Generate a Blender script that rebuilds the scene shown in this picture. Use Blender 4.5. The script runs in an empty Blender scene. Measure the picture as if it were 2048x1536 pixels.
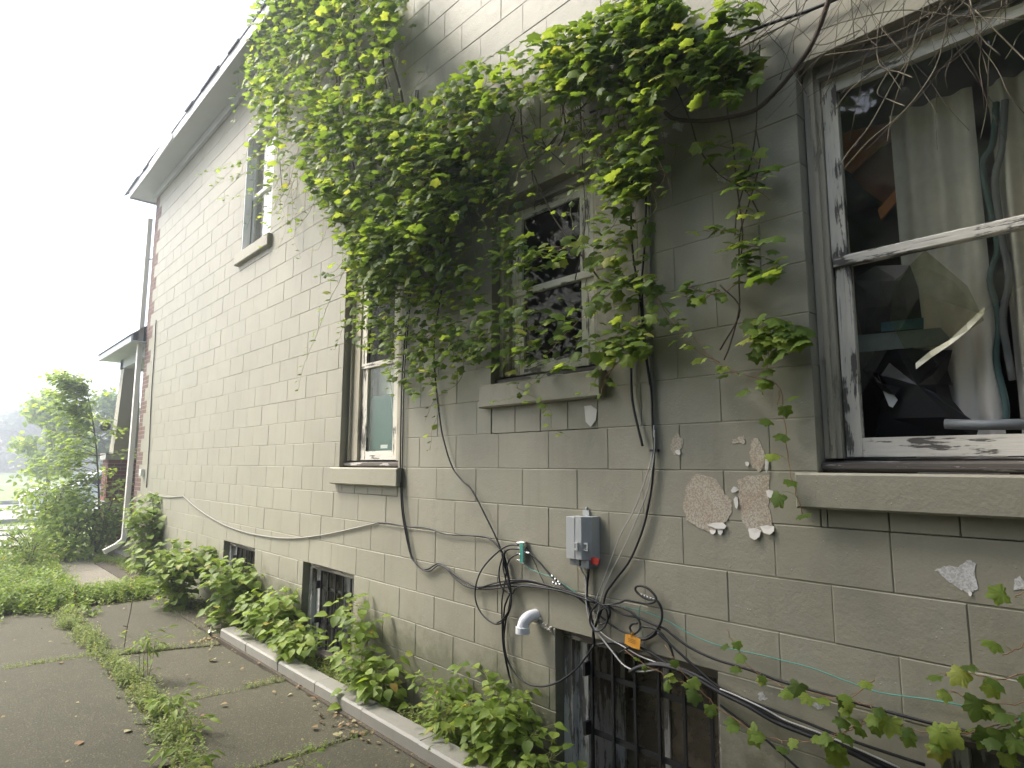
import bpy, math, random
import numpy as np
from mathutils import Vector, Matrix
random.seed(7); rng = np.random.default_rng(7)
S = bpy.context.scene
COL = S.collection
# ---------------------------------------------------------------- camera
F, YAW, PIT, ROL = 1254.52, 0.743092, 0.127778, 0.003189
CAM = Vector((-2.440, 0.0, 1.5724))
_fw = Vector((math.sin(YAW)*math.cos(PIT), math.cos(YAW)*math.cos(PIT), math.sin(PIT)))
_r0 = Vector((math.cos(YAW), -math.sin(YAW), 0)); _u0 = _r0.cross(_fw)
_r = _r0*math.cos(ROL)+_u0*math.sin(ROL); _u = -_r0*math.sin(ROL)+_u0*math.cos(ROL)
cd = bpy.data.cameras.new('camera'); cam = bpy.data.objects.new('camera', cd); COL.objects.link(cam)
cam.matrix_world = Matrix(((_r.x,_u.x,-_fw.x,CAM.x),(_r.y,_u.y,-_fw.y,CAM.y),(_r.z,_u.z,-_fw.z,CAM.z),(0,0,0,1)))
cd.sensor_width = 36; cd.lens = F/2048*36; cd.clip_start = 0.02; cd.clip_end = 2000
S.camera = cam
# ---------------------------------------------------------------- light
SUN_EL, SUN_AZ = math.radians(50), math.radians(-36)    # azimuth from +y towards +x
w = bpy.data.worlds.new('World'); S.world = w; w.use_nodes = True
wt = w.node_tree; bg = wt.nodes['Background']
sky = wt.nodes.new('ShaderNodeTexSky'); sky.sky_type = 'NISHITA'; sky.sun_disc = False
sky.sun_elevation = SUN_EL; sky.sun_rotation = SUN_AZ
sky.air_density = 1.0; sky.dust_density = 3.5; sky.ozone_density = 1.0
wt.links.new(sky.outputs[0], bg.inputs['Color']); bg.inputs['Strength'].default_value = 0.15
sd = bpy.data.lights.new('sun', 'SUN'); sd.energy = 1.95; sd.angle = math.radians(20); sd.color = (1, .96, .9)
sun = bpy.data.objects.new('sun', sd); COL.objects.link(sun)
sdir = Vector((math.sin(SUN_AZ)*math.cos(SUN_EL), math.cos(SUN_AZ)*math.cos(SUN_EL), math.sin(SUN_EL)))
sun.rotation_euler = sdir.to_track_quat('Z', 'Y').to_euler(); sun.location = (-10, 15, 25)
S.view_settings.view_transform = 'Standard'; S.view_settings.look = 'None'
S.view_settings.exposure = 1.8; S.view_settings.gamma = 1; S.view_settings.use_curve_mapping = False
S.cycles.max_bounces = 7; S.cycles.transparent_max_bounces = 24; S.cycles.volume_bounces = 0

# ---------------------------------------------------------------- helpers
ZL = 1.55; CO = 0.2032                       # height of course line 0, course height
def zk(k): return ZL + CO*k
def W(px, py, x=0.0):                        # point of the plane x = const seen at a photograph pixel
    d = _fw + _r*((px-1024)/F) + _u*((768-py)/F)
    t = (x-CAM.x)/d.x
    return CAM + d*t
def G(px, py, z=0.0):
    d = _fw + _r*((px-1024)/F) + _u*((768-py)/F)
    return CAM + d*((z-CAM.z)/d.z)
def depth(p): return (Vector(p)-CAM).dot(_fw)
def U(a, b): return random.uniform(a, b)

class MB:
    def __init__(s): s.v = []; s.f = []
    def add(s, vs, fs):
        o = len(s.v); s.v += [tuple(v) for v in vs]; s.f += [tuple(i+o for i in f) for f in fs]; return s
    def box(s, x0, x1, y0, y1, z0, z1, c=0.0):   # c: chamfer round the -x face
        if c <= 0:
            vs = [(x0,y0,z0),(x0,y1,z0),(x0,y1,z1),(x0,y0,z1),(x1,y0,z0),(x1,y1,z0),(x1,y1,z1),(x1,y0,z1)]
            return s.add(vs, [(3,2,1,0),(4,5,6,7),(0,1,5,4),(2,3,7,6),(1,2,6,5),(3,0,4,7)])
        vs = [(x0,y0+c,z0+c),(x0,y1-c,z0+c),(x0,y1-c,z1-c),(x0,y0+c,z1-c)]
        for xx in (x0+c, x1): vs += [(xx,y0,z0),(xx,y1,z0),(xx,y1,z1),(xx,y0,z1)]
        fs = [(3,2,1,0),(8,9,10,11)]
        for a in (0, 4):
            for i in range(4):
                j = (i+1) % 4; fs.append((a+i, a+j, a+4+j, a+4+i))
        return s.add(vs, fs)
    def rbox(s, c, hx, hy, hz, R=None, ch=0.0):  # oriented, all edges sharp; R 3x3
        R = R or Matrix.Identity(3); c = Vector(c)
        vs = [c + R @ Vector((sx*hx, sy*hy, sz*hz)) for sx, sy, sz in
              [(-1,-1,-1),(-1,1,-1),(-1,1,1),(-1,-1,1),(1,-1,-1),(1,1,-1),(1,1,1),(1,-1,1)]]
        return s.add(vs, [(3,2,1,0),(4,5,6,7),(0,1,5,4),(2,3,7,6),(1,2,6,5),(3,0,4,7)])
    def prism(s, poly, axis, a, b):              # poly: 2-D points on the two other axes
        n = len(poly)
        def mk(p, t):
            q = list(p); q.insert(axis, t); return q
        vs = [mk(p, a) for p in poly] + [mk(p, b) for p in poly]
        return s.add(vs, [tuple(range(n))[::-1], tuple(range(n, 2*n))] + [(i, (i+1) % n, n+(i+1) % n, n+i) for i in range(n)])
    def tube(s, pts, r, n=6, cap=True):
        pts = [Vector(p) for p in pts]; m = len(pts)
        if m < 2: return s
        rr = r if isinstance(r, (list, tuple)) else [r]*m
        up = Vector((0.13, 0.21, 1)).normalized(); vs = []; a = None
        for i, p in enumerate(pts):
            t = (pts[min(i+1, m-1)]-pts[max(i-1, 0)])
            if t.length < 1e-9: t = Vector((0, 0, 1))
            t.normalize()
            if a is None: a = t.cross(up); a = a if a.length > 1e-3 else t.cross(Vector((1, 0, 0)))
            else: a = a - t*a.dot(t)
            if a.length < 1e-6: a = t.cross(Vector((1, 0, 0)))
            a.normalize(); b = t.cross(a)
            for k in range(n):
                q = 2*math.pi*k/n; vs.append(p + (a*math.cos(q)+b*math.sin(q))*rr[i])
        fs = [(i*n+k, i*n+(k+1) % n, (i+1)*n+(k+1) % n, (i+1)*n+k) for i in range(m-1) for k in range(n)]
        if cap: fs += [tuple(range(n))[::-1], tuple((m-1)*n+k for k in range(n))]
        return s.add(vs, fs)
    def mesh(s, name, m, smooth=False):
        me = bpy.data.meshes.new(name); me.from_pydata(s.v, [], s.f); me.materials.append(m)
        if smooth: me.polygons.foreach_set('use_smooth', [True]*len(me.polygons))
        me.update(); return me
    def build(s, name, m, parent=None, smooth=False):
        return link(name, s.mesh(name, m, smooth), parent)

def link(name, me, parent=None, mat=None):
    o = bpy.data.objects.new(name, me); COL.objects.link(o)
    if parent is not None:
        o.parent = parent
        if mat is not None: o.matrix_local = mat
        else: o.location = -parent_off(parent)
    elif mat is not None: o.matrix_world = mat
    return o
def parent_off(p):                               # world position of a parent (translations only)
    v = Vector(p.location)
    while p.parent is not None: p = p.parent; v += Vector(p.location)
    return v
def thing(name, loc, label, cat, group=None, kind=None):
    o = bpy.data.objects.new(name, None); COL.objects.link(o); o.location = loc; o.empty_display_size = .05
    return tag(o, label, cat, group, kind)
def tag(o, label=None, cat=None, group=None, kind=None):
    if label: o['label'] = label
    if cat: o['category'] = cat
    if group: o['group'] = group
    if kind: o['kind'] = kind
    return o
def smooth_path(pts, n=5):                        # Catmull-Rom
    P = [Vector(p) for p in pts]; P = [P[0]*2-P[1]] + P + [P[-1]*2-P[-2]]; out = []
    for i in range(1, len(P)-2):
        a, b, c, d = P[i-1:i+3]
        for j in range(n):
            t = j/n
            out.append(0.5*((2*b)+(c-a)*t+(2*a-5*b+4*c-d)*t*t+(3*b-a-3*c+d)*t**3))
    out.append(P[-2]); return out

# ---------------------------------------------------------------- materials
def newmat(name):
    m = bpy.data.materials.new(name); m.use_nodes = True; nt = m.node_tree
    return m, nt, nt.nodes['Principled BSDF'], nt.nodes['Material Output']
def nd(nt, t, **kw):
    n = nt.nodes.new(t)
    for k, v in kw.items():
        if k in n.inputs.keys(): n.inputs[k].default_value = v
        else: setattr(n, k, v)
    return n
def noise(nt, vec, scale, detail=4, rough=.55):
    n = nd(nt, 'ShaderNodeTexNoise'); n.inputs['Scale'].default_value = scale
    n.inputs['Detail'].default_value = detail; n.inputs['Roughness'].default_value = rough
    if vec is not None: nt.links.new(vec, n.inputs['Vector'])
    return n.outputs['Fac']
def ramp(nt, fac, stops):
    r = nd(nt, 'ShaderNodeValToRGB'); cr = r.color_ramp
    while len(cr.elements) > 1: cr.elements.remove(cr.elements[-1])
    for i, (p, c) in enumerate(stops):
        e = cr.elements[0] if i == 0 else cr.elements.new(p)
        e.position = p; e.color = (c[0], c[1], c[2], 1) if isinstance(c, (tuple, list)) else (c, c, c, 1)
    nt.links.new(fac, r.inputs[0]); return r.outputs[0]
def mix(nt, fac, a, b, typ='MIX'):
    m = nd(nt, 'ShaderNodeMix', data_type='RGBA', blend_type=typ)
    for sock, v in ((m.inputs[0], fac), (m.inputs[6], a), (m.inputs[7], b)):
        if hasattr(v, 'links'): nt.links.new(v, sock)
        elif isinstance(v, (int, float)): sock.default_value = v if sock.type == 'VALUE' else (v, v, v, 1)
        else: sock.default_value = (*v, 1)
    return m.outputs[2]
def math_(nt, op, a, b=None):
    m = nd(nt, 'ShaderNodeMath', operation=op)
    for i, v in enumerate((a, b)):
        if v is None: continue
        if hasattr(v, 'links'): nt.links.new(v, m.inputs[i])
        else: m.inputs[i].default_value = v
    return m.outputs[0]
def bump(nt, b, h, strength=.3, dist=.01):
    n = nd(nt, 'ShaderNodeBump'); n.inputs['Strength'].default_value = strength; n.inputs['Distance'].default_value = dist
    nt.links.new(h, n.inputs['Height']); nt.links.new(n.outputs[0], b.inputs['Normal'])
def wpos(nt): return nd(nt, 'ShaderNodeNewGeometry').outputs['Position']
def scaled(nt, vec, s):
    m = nd(nt, 'ShaderNodeMapping'); m.inputs['Scale'].default_value = s; nt.links.new(vec, m.inputs['Vector']); return m.outputs[0]
def plain(name, c, rough=.7, metal=0, var=.12, sc=9, bs=.0):
    m, nt, b, o = newmat(name); p = wpos(nt)
    f = noise(nt, p, sc)
    col = mix(nt, f, tuple(x*(1-var) for x in c), tuple(min(1, x*(1+var)) for x in c))
    nt.links.new(col, b.inputs['Base Color']); b.inputs['Roughness'].default_value = rough; b.inputs['Metallic'].default_value = metal
    if bs: bump(nt, b, noise(nt, p, sc*12, 3), bs, .004)
    return m

def mat_block(name='painted_block', base=(.30,.288,.218), tint=True):
    m, nt, b, o = newmat(name); p = wpos(nt)
    big = noise(nt, p, 1.3, 4); mid = noise(nt, p, 7, 5, .6)
    c = mix(nt, ramp(nt, big, [(.3, 0), (.7, 1)]), tuple(x*.9 for x in base), tuple(x*1.06 for x in base))
    c = mix(nt, ramp(nt, mid, [(.35, .0), (.75, .35)]), c, (base[0]*1.02, base[1]*.93, base[2]*.86))
    # vertical dirt streaks, fine
    st = noise(nt, scaled(nt, p, (14, 14, 1.1)), 1.0, 4, .65)
    c = mix(nt, ramp(nt, st, [(.52, 0), (.8, .4)]), c, tuple(x*.72 for x in base))
    oi = nd(nt, 'ShaderNodeObjectInfo'); rv = math_(nt, 'MULTIPLY_ADD', oi.outputs['Random'], .06)
    rv.node.inputs[2].default_value = .97
    c = mix(nt, 1.0, c, rv, 'MULTIPLY')
    # damp and moss close to the ground
    sx = nd(nt, 'ShaderNodeSeparateXYZ'); nt.links.new(p, sx.inputs[0])
    low = math_(nt, 'ADD', math_(nt, 'ADD', sx.outputs['Z'], .8 if 'kerb' in name else 0.0), math_(nt, 'MULTIPLY', noise(nt, p, 3.5, 5, .7), -.75))
    c = mix(nt, ramp(nt, low, [(.0, .75), (.16, .15), (.35, 0)]), c, (.10, .105, .06))
    # pin-holes and chips
    v = nd(nt, 'ShaderNodeTexVoronoi'); v.inputs['Scale'].default_value = 38; nt.links.new(p, v.inputs['Vector'])
    pick = noise(nt, p, 9, 2)
    spot = math_(nt, 'MULTIPLY', ramp(nt, v.outputs['Distance'], [(.06, 1), (.14, 0)]), ramp(nt, pick, [(.5, 0), (.6, 1)]))
    c = mix(nt, math_(nt, 'MULTIPLY', spot, .45), c, tuple(min(1, x*1.5) for x in base))
    nt.links.new(c, b.inputs['Base Color']); b.inputs['Roughness'].default_value = .55
    b.inputs['Specular IOR Level'].default_value = .35
    h = math_(nt, 'ADD', math_(nt, 'MULTIPLY', noise(nt, p, 75, 5, .65), .55), math_(nt, 'MULTIPLY', noise(nt, p, 17, 3), .8))
    h = math_(nt, 'ADD', h, math_(nt, 'MULTIPLY', spot, .5))
    bump(nt, b, h, .45, .006); return m
def mat_peel(name, axis, paint, wood, thr=.5, grain=1.0):
    m, nt, b, o = newmat(name); p = wpos(nt)
    s = [26, 26, 26]; s[axis] = 3.0
    q = scaled(nt, p, tuple(s))
    n1 = noise(nt, q, 1.0, 6, .7); n2 = noise(nt, p, 5, 4, .6)
    s2 = [120, 120, 120]; s2[axis] = 4
    g = noise(nt, scaled(nt, p, tuple(s2)), 1.0, 4, .6)
    mask = ramp(nt, math_(nt, 'ADD', math_(nt, 'MULTIPLY', n1, .65), math_(nt, 'MULTIPLY', n2, .35)), [(thr-.012, 0), (thr+.012, 1)])
    wd = mix(nt, g, tuple(x*.5 for x in wood), tuple(x*1.35 for x in wood))
    pt = mix(nt, noise(nt, q, 2.2, 5, .7), tuple(x*.72 for x in paint), tuple(min(.9, x*1.1) for x in paint))
    crack = ramp(nt, g, [(.33, .55), (.4, 0)])
    pt = mix(nt, crack, pt, wood)
    nt.links.new(mix(nt, mask, wd, pt), b.inputs['Base Color']); b.inputs['Roughness'].default_value = .72
    bump(nt, b, math_(nt, 'ADD', mask, math_(nt, 'MULTIPLY', g, .6*grain)), .8, .0035); return m
def mat_concrete(name, base, moss=.5):
    m, nt, b, o = newmat(name); p = wpos(nt)
    big = noise(nt, p, 1.1, 5, .6); mid = noise(nt, p, 6, 6, .65); fine = noise(nt, p, 90, 3, .7)
    c = mix(nt, ramp(nt, big, [(.3, 0), (.7, 1)]), tuple(x*.8 for x in base), tuple(x*1.12 for x in base))
    c = mix(nt, ramp(nt, mid, [(.4, 0), (.7, .6*moss)]), c, (base[0]*.62, base[1]*.7, base[2]*.5))
    v = nd(nt, 'ShaderNodeTexVoronoi'); v.inputs['Scale'].default_value = 70; nt.links.new(p, v.inputs['Vector'])
    sp = math_(nt, 'MULTIPLY', ramp(nt, v.outputs['Distance'], [(.16, 1), (.38, 0)]), ramp(nt, noise(nt, p, 22, 3), [(.40, 0), (.58, 1)]))
    c = mix(nt, math_(nt, 'MULTIPLY', sp, .8), c, tuple(min(.8, x*2.8) for x in base))
    c = mix(nt, ramp(nt, fine, [(.42, .55), (.56, 0)]), c, tuple(x*.35 for x in base))
    oi = nd(nt, 'ShaderNodeObjectInfo'); rv = math_(nt, 'MULTIPLY_ADD', oi.outputs['Random'], .18); rv.node.inputs[2].default_value = .9
    c = mix(nt, 1.0, c, rv, 'MULTIPLY')
    nt.links.new(c, b.inputs['Base Color']); b.inputs['Roughness'].default_value = .9
    h = math_(nt, 'ADD', fine, math_(nt, 'MULTIPLY', mid, 1.2)); bump(nt, b, h, .8, .008); return m
def mat_bare(name, base, speck):
    m, nt, b, o = newmat(name); p = wpos(nt); f1 = noise(nt, p, 130, 5, .75); f2 = noise(nt, p, 8, 4, .6)
    c = mix(nt, ramp(nt, f2, [(.35, 0), (.65, 1)]), base, speck)
    c = mix(nt, ramp(nt, f1, [(.44, .7), (.54, 0)]), c, tuple(x*.6 for x in base)); c = mix(nt, ramp(nt, f1, [(.55, 0), (.66, .7)]), c, speck)
    nt.links.new(c, b.inputs['Base Color']); b.inputs['Roughness'].default_value = .9; bump(nt, b, f1, .6, .003); return m
def mat_leaf(name, stops, trans=.5, rough=.5, backc=1.5):
    m, nt, b, o = newmat(name)
    at = nd(nt, 'ShaderNodeAttribute'); at.attribute_name = 'tint'
    oi = nd(nt, 'ShaderNodeObjectInfo')
    t = math_(nt, 'FRACT', math_(nt, 'ADD', at.outputs['Fac'], oi.outputs['Random']))
    col = ramp(nt, t, stops)
    tc = nd(nt, 'ShaderNodeNewGeometry').outputs['Position']
    n = noise(nt, tc, 60, 3)
    col = mix(nt, ramp(nt, n, [(.3, 0), (.75, .4)]), col, (.10, .13, .035))
    nt.links.new(col, b.inputs['Base Color']); b.inputs['Roughness'].default_value = rough
    b.inputs['Specular IOR Level'].default_value = .22
    tr = nd(nt, 'ShaderNodeBsdfTranslucent')
    nt.links.new(mix(nt, 1.0, col, (1.12*backc, 1.1*backc, .55*backc), 'MULTIPLY'), tr.inputs['Color'])
    ms = nd(nt, 'ShaderNodeMixShader'); ms.inputs[0].default_value = trans
    nt.links.new(b.outputs[0], ms.inputs[1]); nt.links.new(tr.outputs[0], ms.inputs[2]); nt.links.new(ms.outputs[0], o.inputs['Surface'])
    return m
def mat_glass(name, refl=.0, tintc=(.92,.95,.93), k=.9, dmax=.16, dmin=.01, dc=(.3,.3,.26)):
    m, nt, b, o = newmat(name); nt.nodes.remove(b)
    tr = nd(nt, 'ShaderNodeBsdfTransparent'); tr.inputs[0].default_value = (*tintc, 1)
    gl = nd(nt, 'ShaderNodeBsdfGlossy'); gl.inputs['Roughness'].default_value = .015
    df = nd(nt, 'ShaderNodeBsdfDiffuse'); df.inputs[0].default_value = (*dc, 1)
    fr = nd(nt, 'ShaderNodeFresnel'); fr.inputs[0].default_value = 1.5
    a = math_(nt, 'ADD', math_(nt, 'MULTIPLY', fr.outputs[0], k), refl)
    m1 = nd(nt, 'ShaderNodeMixShader'); nt.links.new(a, m1.inputs[0]); nt.links.new(tr.outputs[0], m1.inputs[1]); nt.links.new(gl.outputs[0], m1.inputs[2])
    p = wpos(nt); dirt = ramp(nt, noise(nt, p, 6, 5, .65), [(.42, dmin), (.75, dmax)])
    m2 = nd(nt, 'ShaderNodeMixShader'); nt.links.new(dirt, m2.inputs[0]); nt.links.new(m1.outputs[0], m2.inputs[1]); nt.links.new(df.outputs[0], m2.inputs[2])
    nt.links.new(m2.outputs[0], o.inputs['Surface']); return m
def mat_brick(name, cols):
    m, nt, b, o = newmat(name); p = wpos(nt)
    oi = nd(nt, 'ShaderNodeObjectInfo'); at = nd(nt, 'ShaderNodeAttribute'); at.attribute_name = 'tint'
    t = math_(nt, 'FRACT', math_(nt, 'ADD', at.outputs['Fac'], oi.outputs['Random']))
    c = ramp(nt, t, cols); c = mix(nt, ramp(nt, noise(nt, p, 25, 4, .7), [(.3, .5), (.65, 0)]), c, (.05, .035, .03))
    nt.links.new(c, b.inputs['Base Color']); b.inputs['Roughness'].default_value = .85
    bump(nt, b, noise(nt, p, 90, 3), .5, .004); return m
M = {}
M['block'] = mat_block()
M['mortar'] = mat_block('painted_mortar', (.29,.277,.20))
M['sill'] = mat_block('painted_sill', (.31,.295,.22))
M['bare'] = mat_bare('bare_block', (.46,.37,.27), (.55,.52,.42))
M['chip'] = mat_bare('old_white_paint', (.55,.54,.50), (.64,.63,.6))
M['flake'] = plain('paint_flake', (.6,.58,.52), .6, var=.08)
M['peelv'] = mat_peel('peeling_white_upright', 2, (.72,.68,.57), (.13,.12,.1), .455)
M['peelh'] = mat_peel('peeling_white_level', 1, (.74,.70,.60), (.13,.12,.1), .455)
M['peelh2'] = mat_peel('rotten_sill_wood', 1, (.5,.48,.44), (.11,.095,.08), .56)
M['woodv'] = mat_peel('grey_wood_upright', 2, (.47,.43,.32), (.33,.295,.215), .42)
M['woodh'] = mat_peel('grey_wood_level', 1, (.25,.235,.2), (.15,.135,.11), .42)
M['oldv'] = mat_peel('old_basement_wood', 2, (.62,.61,.58), (.2,.185,.16), .50)
M['oldh'] = mat_peel('old_basement_wood_level', 1, (.5,.46,.38), (.14,.12,.095), .54)
M['whitew'] = plain('white_vinyl', (.75,.76,.77), .45, var=.04)
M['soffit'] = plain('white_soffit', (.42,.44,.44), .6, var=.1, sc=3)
M['shingle'] = plain('dark_shingle', (.13,.13,.135), .9, var=.3, sc=30, bs=.6)
M['spout'] = plain('tan_downspout', (.78,.74,.65), .5, var=.08)
M['iron'] = plain('black_iron', (.012,.012,.013), .5, var=.2)
M['cable'] = plain('black_cable', (.007,.007,.007), .55, var=.2)
M['cablegrey'] = plain('painted_cable', (.21,.2,.165), .5, var=.15)
M['cablew'] = plain('white_cable', (.55,.54,.5), .45, var=.15)
M['teal'] = plain('teal_wire', (.05,.32,.25), .4)
M['steel'] = plain('bright_steel', (.7,.7,.68), .25, metal=.9, var=.1)
M['boxgrey'] = plain('grey_plastic', (.44,.455,.44), .45, var=.05, sc=5)
M['boxdark'] = plain('dark_grey_plastic', (.2,.215,.22), .5, var=.05)  # darker grey for the cable guard, the roll and one curtain stripe
M['red'] = plain('red_tag', (.55,.03,.015), .5)
M['orange'] = plain('orange_tag', (.72,.33,.03), .6, var=.2, sc=40)
M['ink'] = plain('tag_ink', (.2,.08,.03), .7)
M['pvc'] = plain('white_pipe', (.8,.81,.81), .22, var=.03)
M['foam'] = plain('expanding_foam', (.5,.47,.4), .8, var=.3, sc=60, bs=.8)
M['curtain'] = plain('grey_curtain', (.82,.77,.68), .9, var=.08, sc=3)
M['curtaing'] = plain('teal_curtain_stripe', (.10,.17,.16), .9)
M['orangewood'] = plain('orange_brown_board', (.85,.30,.08), .5, var=.3, sc=6)
M['darkwood'] = plain('dark_brown_board', (.34,.12,.06), .6, var=.3)
M['bag'] = plain('black_bag', (.012,.012,.014), .3, var=.3, sc=12)
M['blue'] = plain('blue_shelf', (.05,.17,.26), .6)
M['greybar'] = plain('grey_shelf', (.28,.35,.37), .6)
M['greencard'] = plain('green_board', (.006,.075,.058), .5, var=.1)
M['paper'] = plain('paper_label', (.65,.66,.64), .7)
M['inside'] = plain('interior_wall', (.22,.2,.17), .9)
M['white'] = plain('white_paint', (.8,.8,.8), .3, var=.03)
M['tyre'] = plain('tyre_rubber', (.02,.02,.02), .8)
M['carglass'] = plain('car_glass', (.03,.035,.04), .08)
M['glass'] = mat_glass('window_glass', .004, (.96,.97,.94), .5, .1)
M['glassc'] = mat_glass('clear_glass', .0, (.92,.95,.93), .1, .03)
M['glassb'] = mat_glass('dark_glass', .0, (.45,.45,.4), .07, .06)
M['glassd'] = mat_glass('dusty_glass', .01, (.6,.58,.5), .4, .8, .4, (.22,.19,.14))
M['film'] = mat_glass('torn_film', .02, (.88,.88,.78), .9, .12)
M['film_edge'] = plain('crumpled_film', (.62,.6,.42), .2, var=.3, sc=30)
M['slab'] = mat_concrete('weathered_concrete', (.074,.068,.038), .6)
M['apron'] = mat_concrete('pale_concrete', (.24,.215,.165), .3)
M['kerb'] = mat_block('painted_kerb', (.23,.226,.195))
M['band'] = mat_concrete('pale_stone', (.48,.48,.45), .15)
M['soil'] = mat_concrete('soil', (.085,.068,.045), .8)
M['road'] = mat_concrete('road_asphalt', (.45,.44,.42), .05)
M['walk'] = mat_concrete('far_concrete', (.42,.40,.35), .05)
M['brick'] = mat_brick('red_brick', [(0, (.13,.045,.03)), (.3, (.24,.07,.04)), (.6, (.17,.06,.045)), (.85, (.10,.06,.05)), (1, (.28,.12,.07))])
M['brickp'] = mat_brick('dull_brick', [(0, (.15,.085,.065)), (.4, (.19,.105,.08)), (.7, (.13,.08,.065)), (1, (.2,.12,.09))])
M['bmortar'] = plain('brick_mortar', (.3,.27,.23), .9)
M['bark'] = plain('vine_bark', (.09,.065,.042), .85, var=.35, sc=40, bs=.6)
M['stem'] = plain('green_stem', (.20,.22,.06), .6, var=.3, sc=30)
M['redstem'] = plain('reddish_stem', (.26,.14,.06), .6, var=.3, sc=30)
M['twig'] = plain('dry_twig', (.17,.145,.095), .8, var=.35, sc=20)
M['tree_bark'] = plain('tree_bark', (.09,.07,.05), .9, var=.35, sc=20, bs=.7)
GV = [(0,(.085,.14,.03)),(.25,(.125,.195,.036)),(.5,(.155,.235,.042)),(.75,(.23,.315,.055)),(.93,(.31,.38,.075)),(1,(.38,.38,.09))]
M['vine'] = mat_leaf('vine_leaf', GV)
M['young'] = mat_leaf('young_vine_leaf', [(0,(.13,.24,.035)),(.5,(.20,.32,.05)),(1,(.28,.36,.07))], .5)
M['weed'] = mat_leaf('weed_leaf', [(0,(.11,.17,.03)),(.5,(.2,.29,.045)),(.93,(.25,.33,.06)),(.985,(.36,.36,.08)),(1,(.4,.27,.08))], .4)
M['ground_weed'] = mat_leaf('low_weed_leaf', [(0,(.11,.16,.04)),(.5,(.2,.26,.07)),(.85,(.3,.34,.12)),(1,(.36,.34,.17))], .35, .6)
M['treeleaf'] = mat_leaf('tree_leaf', [(0,(.07,.13,.035)),(.5,(.12,.2,.05)),(1,(.19,.28,.07))], .4)
M['sapleaf'] = mat_leaf('sapling_leaf', [(0,(.2,.29,.08)),(.5,(.3,.4,.11)),(1,(.4,.48,.17))], .5)
M['darkleaf'] = mat_leaf('dark_tree_leaf', [(0,(.03,.075,.035)),(.6,(.05,.11,.045)),(1,(.08,.15,.05))], .3)
M['deadleaf'] = mat_leaf('dead_leaf', [(0,(.2,.1,.055)),(.5,(.3,.2,.11)),(1,(.4,.36,.2))], .1, .7)
M['field'] = mat_concrete('field_grass', (.24,.31,.11), .4)
M['curtainblk'] = M['bag']

# ---------------------------------------------------------------- leaf templates (x right, y towards the tip, z normal)
def grape(n_seed, teeth=True):
    r = random.Random(n_seed); pts = []
    lob = [(0, 1.0), (32, .70), (58, .92), (88, .62), (118, .80), (150, .52), (172, .30)]
    half = []
    for i in range(len(lob)-1):
        (a0, r0), (a1, r1) = lob[i], lob[i+1]
        for j in range(3 if teeth else 2):
            t = j/(3 if teeth else 2); rr = r0+(r1-r0)*(t if r1 > r0 else t**.6)
            if teeth and j == 1: rr += .06*r.choice((-1, 1))
            half.append((a0+(a1-a0)*t, rr))
    for s, seq in ((1, half), (-1, half[1:][::-1])):
        for a, rr in seq:
            q = math.radians(a)*s; rr *= 1+r.uniform(-.06, .06)
            pts.append((math.sin(q)*rr*.62, .1+math.cos(q)*rr*.62+.0))
    fold, droop = r.uniform(.1, .4), r.uniform(.1, .35)
    vs = [(0, 0.1, .0)] + [(x, y+.25, -abs(x)*fold - droop*(y+.25)**2 + r.uniform(-.05, .05)) for x, y in pts]
    vs = [(v[0], v[1]+.0, v[2]) for v in vs]; vs[0] = (0, .3, .03)
    n = len(pts); return vs, [(0, 1+i, 1+(i+1) % n) for i in range(n)]
def ovate(seed, wdt=.32, k=3):
    r = random.Random(seed); f, d = r.uniform(.1, .45), r.uniform(.1, .45); vs = [(0, 0, 0)]
    ys = [(i+1)/(k+1) for i in range(k)]; prof = [math.sin(math.pi*y**.75)**.9 for y in ys]
    for y, pw in zip(ys, prof):
        z = -d*y*y; vs += [(-wdt*pw, y, z+f*wdt*pw), (0, y, z), (wdt*pw, y, z+f*wdt*pw)]
    vs.append((0, 1, -d)); fs = [(0, 2, 1), (0, 3, 2)]
    for i in range(k-1):
        a = 1+3*i; fs += [(a, a+1, a+4, a+3), (a+1, a+2, a+5, a+4)]
    a = 1+3*(k-1); e = len(vs)-1; fs += [(a, a+1, e), (a+1, a+2, e)]
    return vs, fs
def sprig(seed, n=9, wdt=.3, ls=.3, up=1.0):
    r = random.Random(seed); V = []; Fc = []
    for i in range(n):
        h = up*(i+1)/n; a = i*2.4+r.random(); l = ls*(1.15-h*.5)*r.uniform(.7, 1.2)
        t = Vector((math.cos(a), math.sin(a), r.uniform(-.1, .7))).normalized(); c = Vector((0, 0, 1)).cross(t).normalized()*wdt*l
        o = Vector((r.uniform(-.04, .04), r.uniform(-.04, .04), h)); b = len(V)
        V += [o, o+t*l*.5+c, o+t*l, o+t*l*.5-c]; Fc.append((b, b+1, b+2, b+3))
    V += [Vector((-.012, 0, 0)), Vector((.012, 0, 0)), Vector((0, 0, up))]; b = len(V)-3; Fc.append((b, b+1, b+2))
    return [tuple(v) for v in V], Fc
def blade(seed, n=7):
    r = random.Random(seed); V = []; Fc = []
    for i in range(n):
        a = r.random()*6.28; l = r.uniform(.5, 1); b = len(V); d = Vector((math.cos(a), math.sin(a), 0)); c = Vector((-d.y, d.x, 0))*.035
        o = Vector((r.uniform(-.2, .2), r.uniform(-.2, .2), 0)); lean = r.uniform(.1, .6)
        V += [o-c, o+c, o+d*lean*.4*l+Vector((0,0,l*.6))+c*.7, o+d*lean*.4*l+Vector((0,0,l*.6))-c*.7, o+d*lean*l+Vector((0,0,l*.95))]
        Fc += [(b, b+1, b+2, b+3), (b+3, b+2, b+4)]
    return [tuple(v) for v in V], Fc
T_GR = [grape(i) for i in range(6)]; T_GS = [grape(20+i, False) for i in range(5)]
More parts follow.
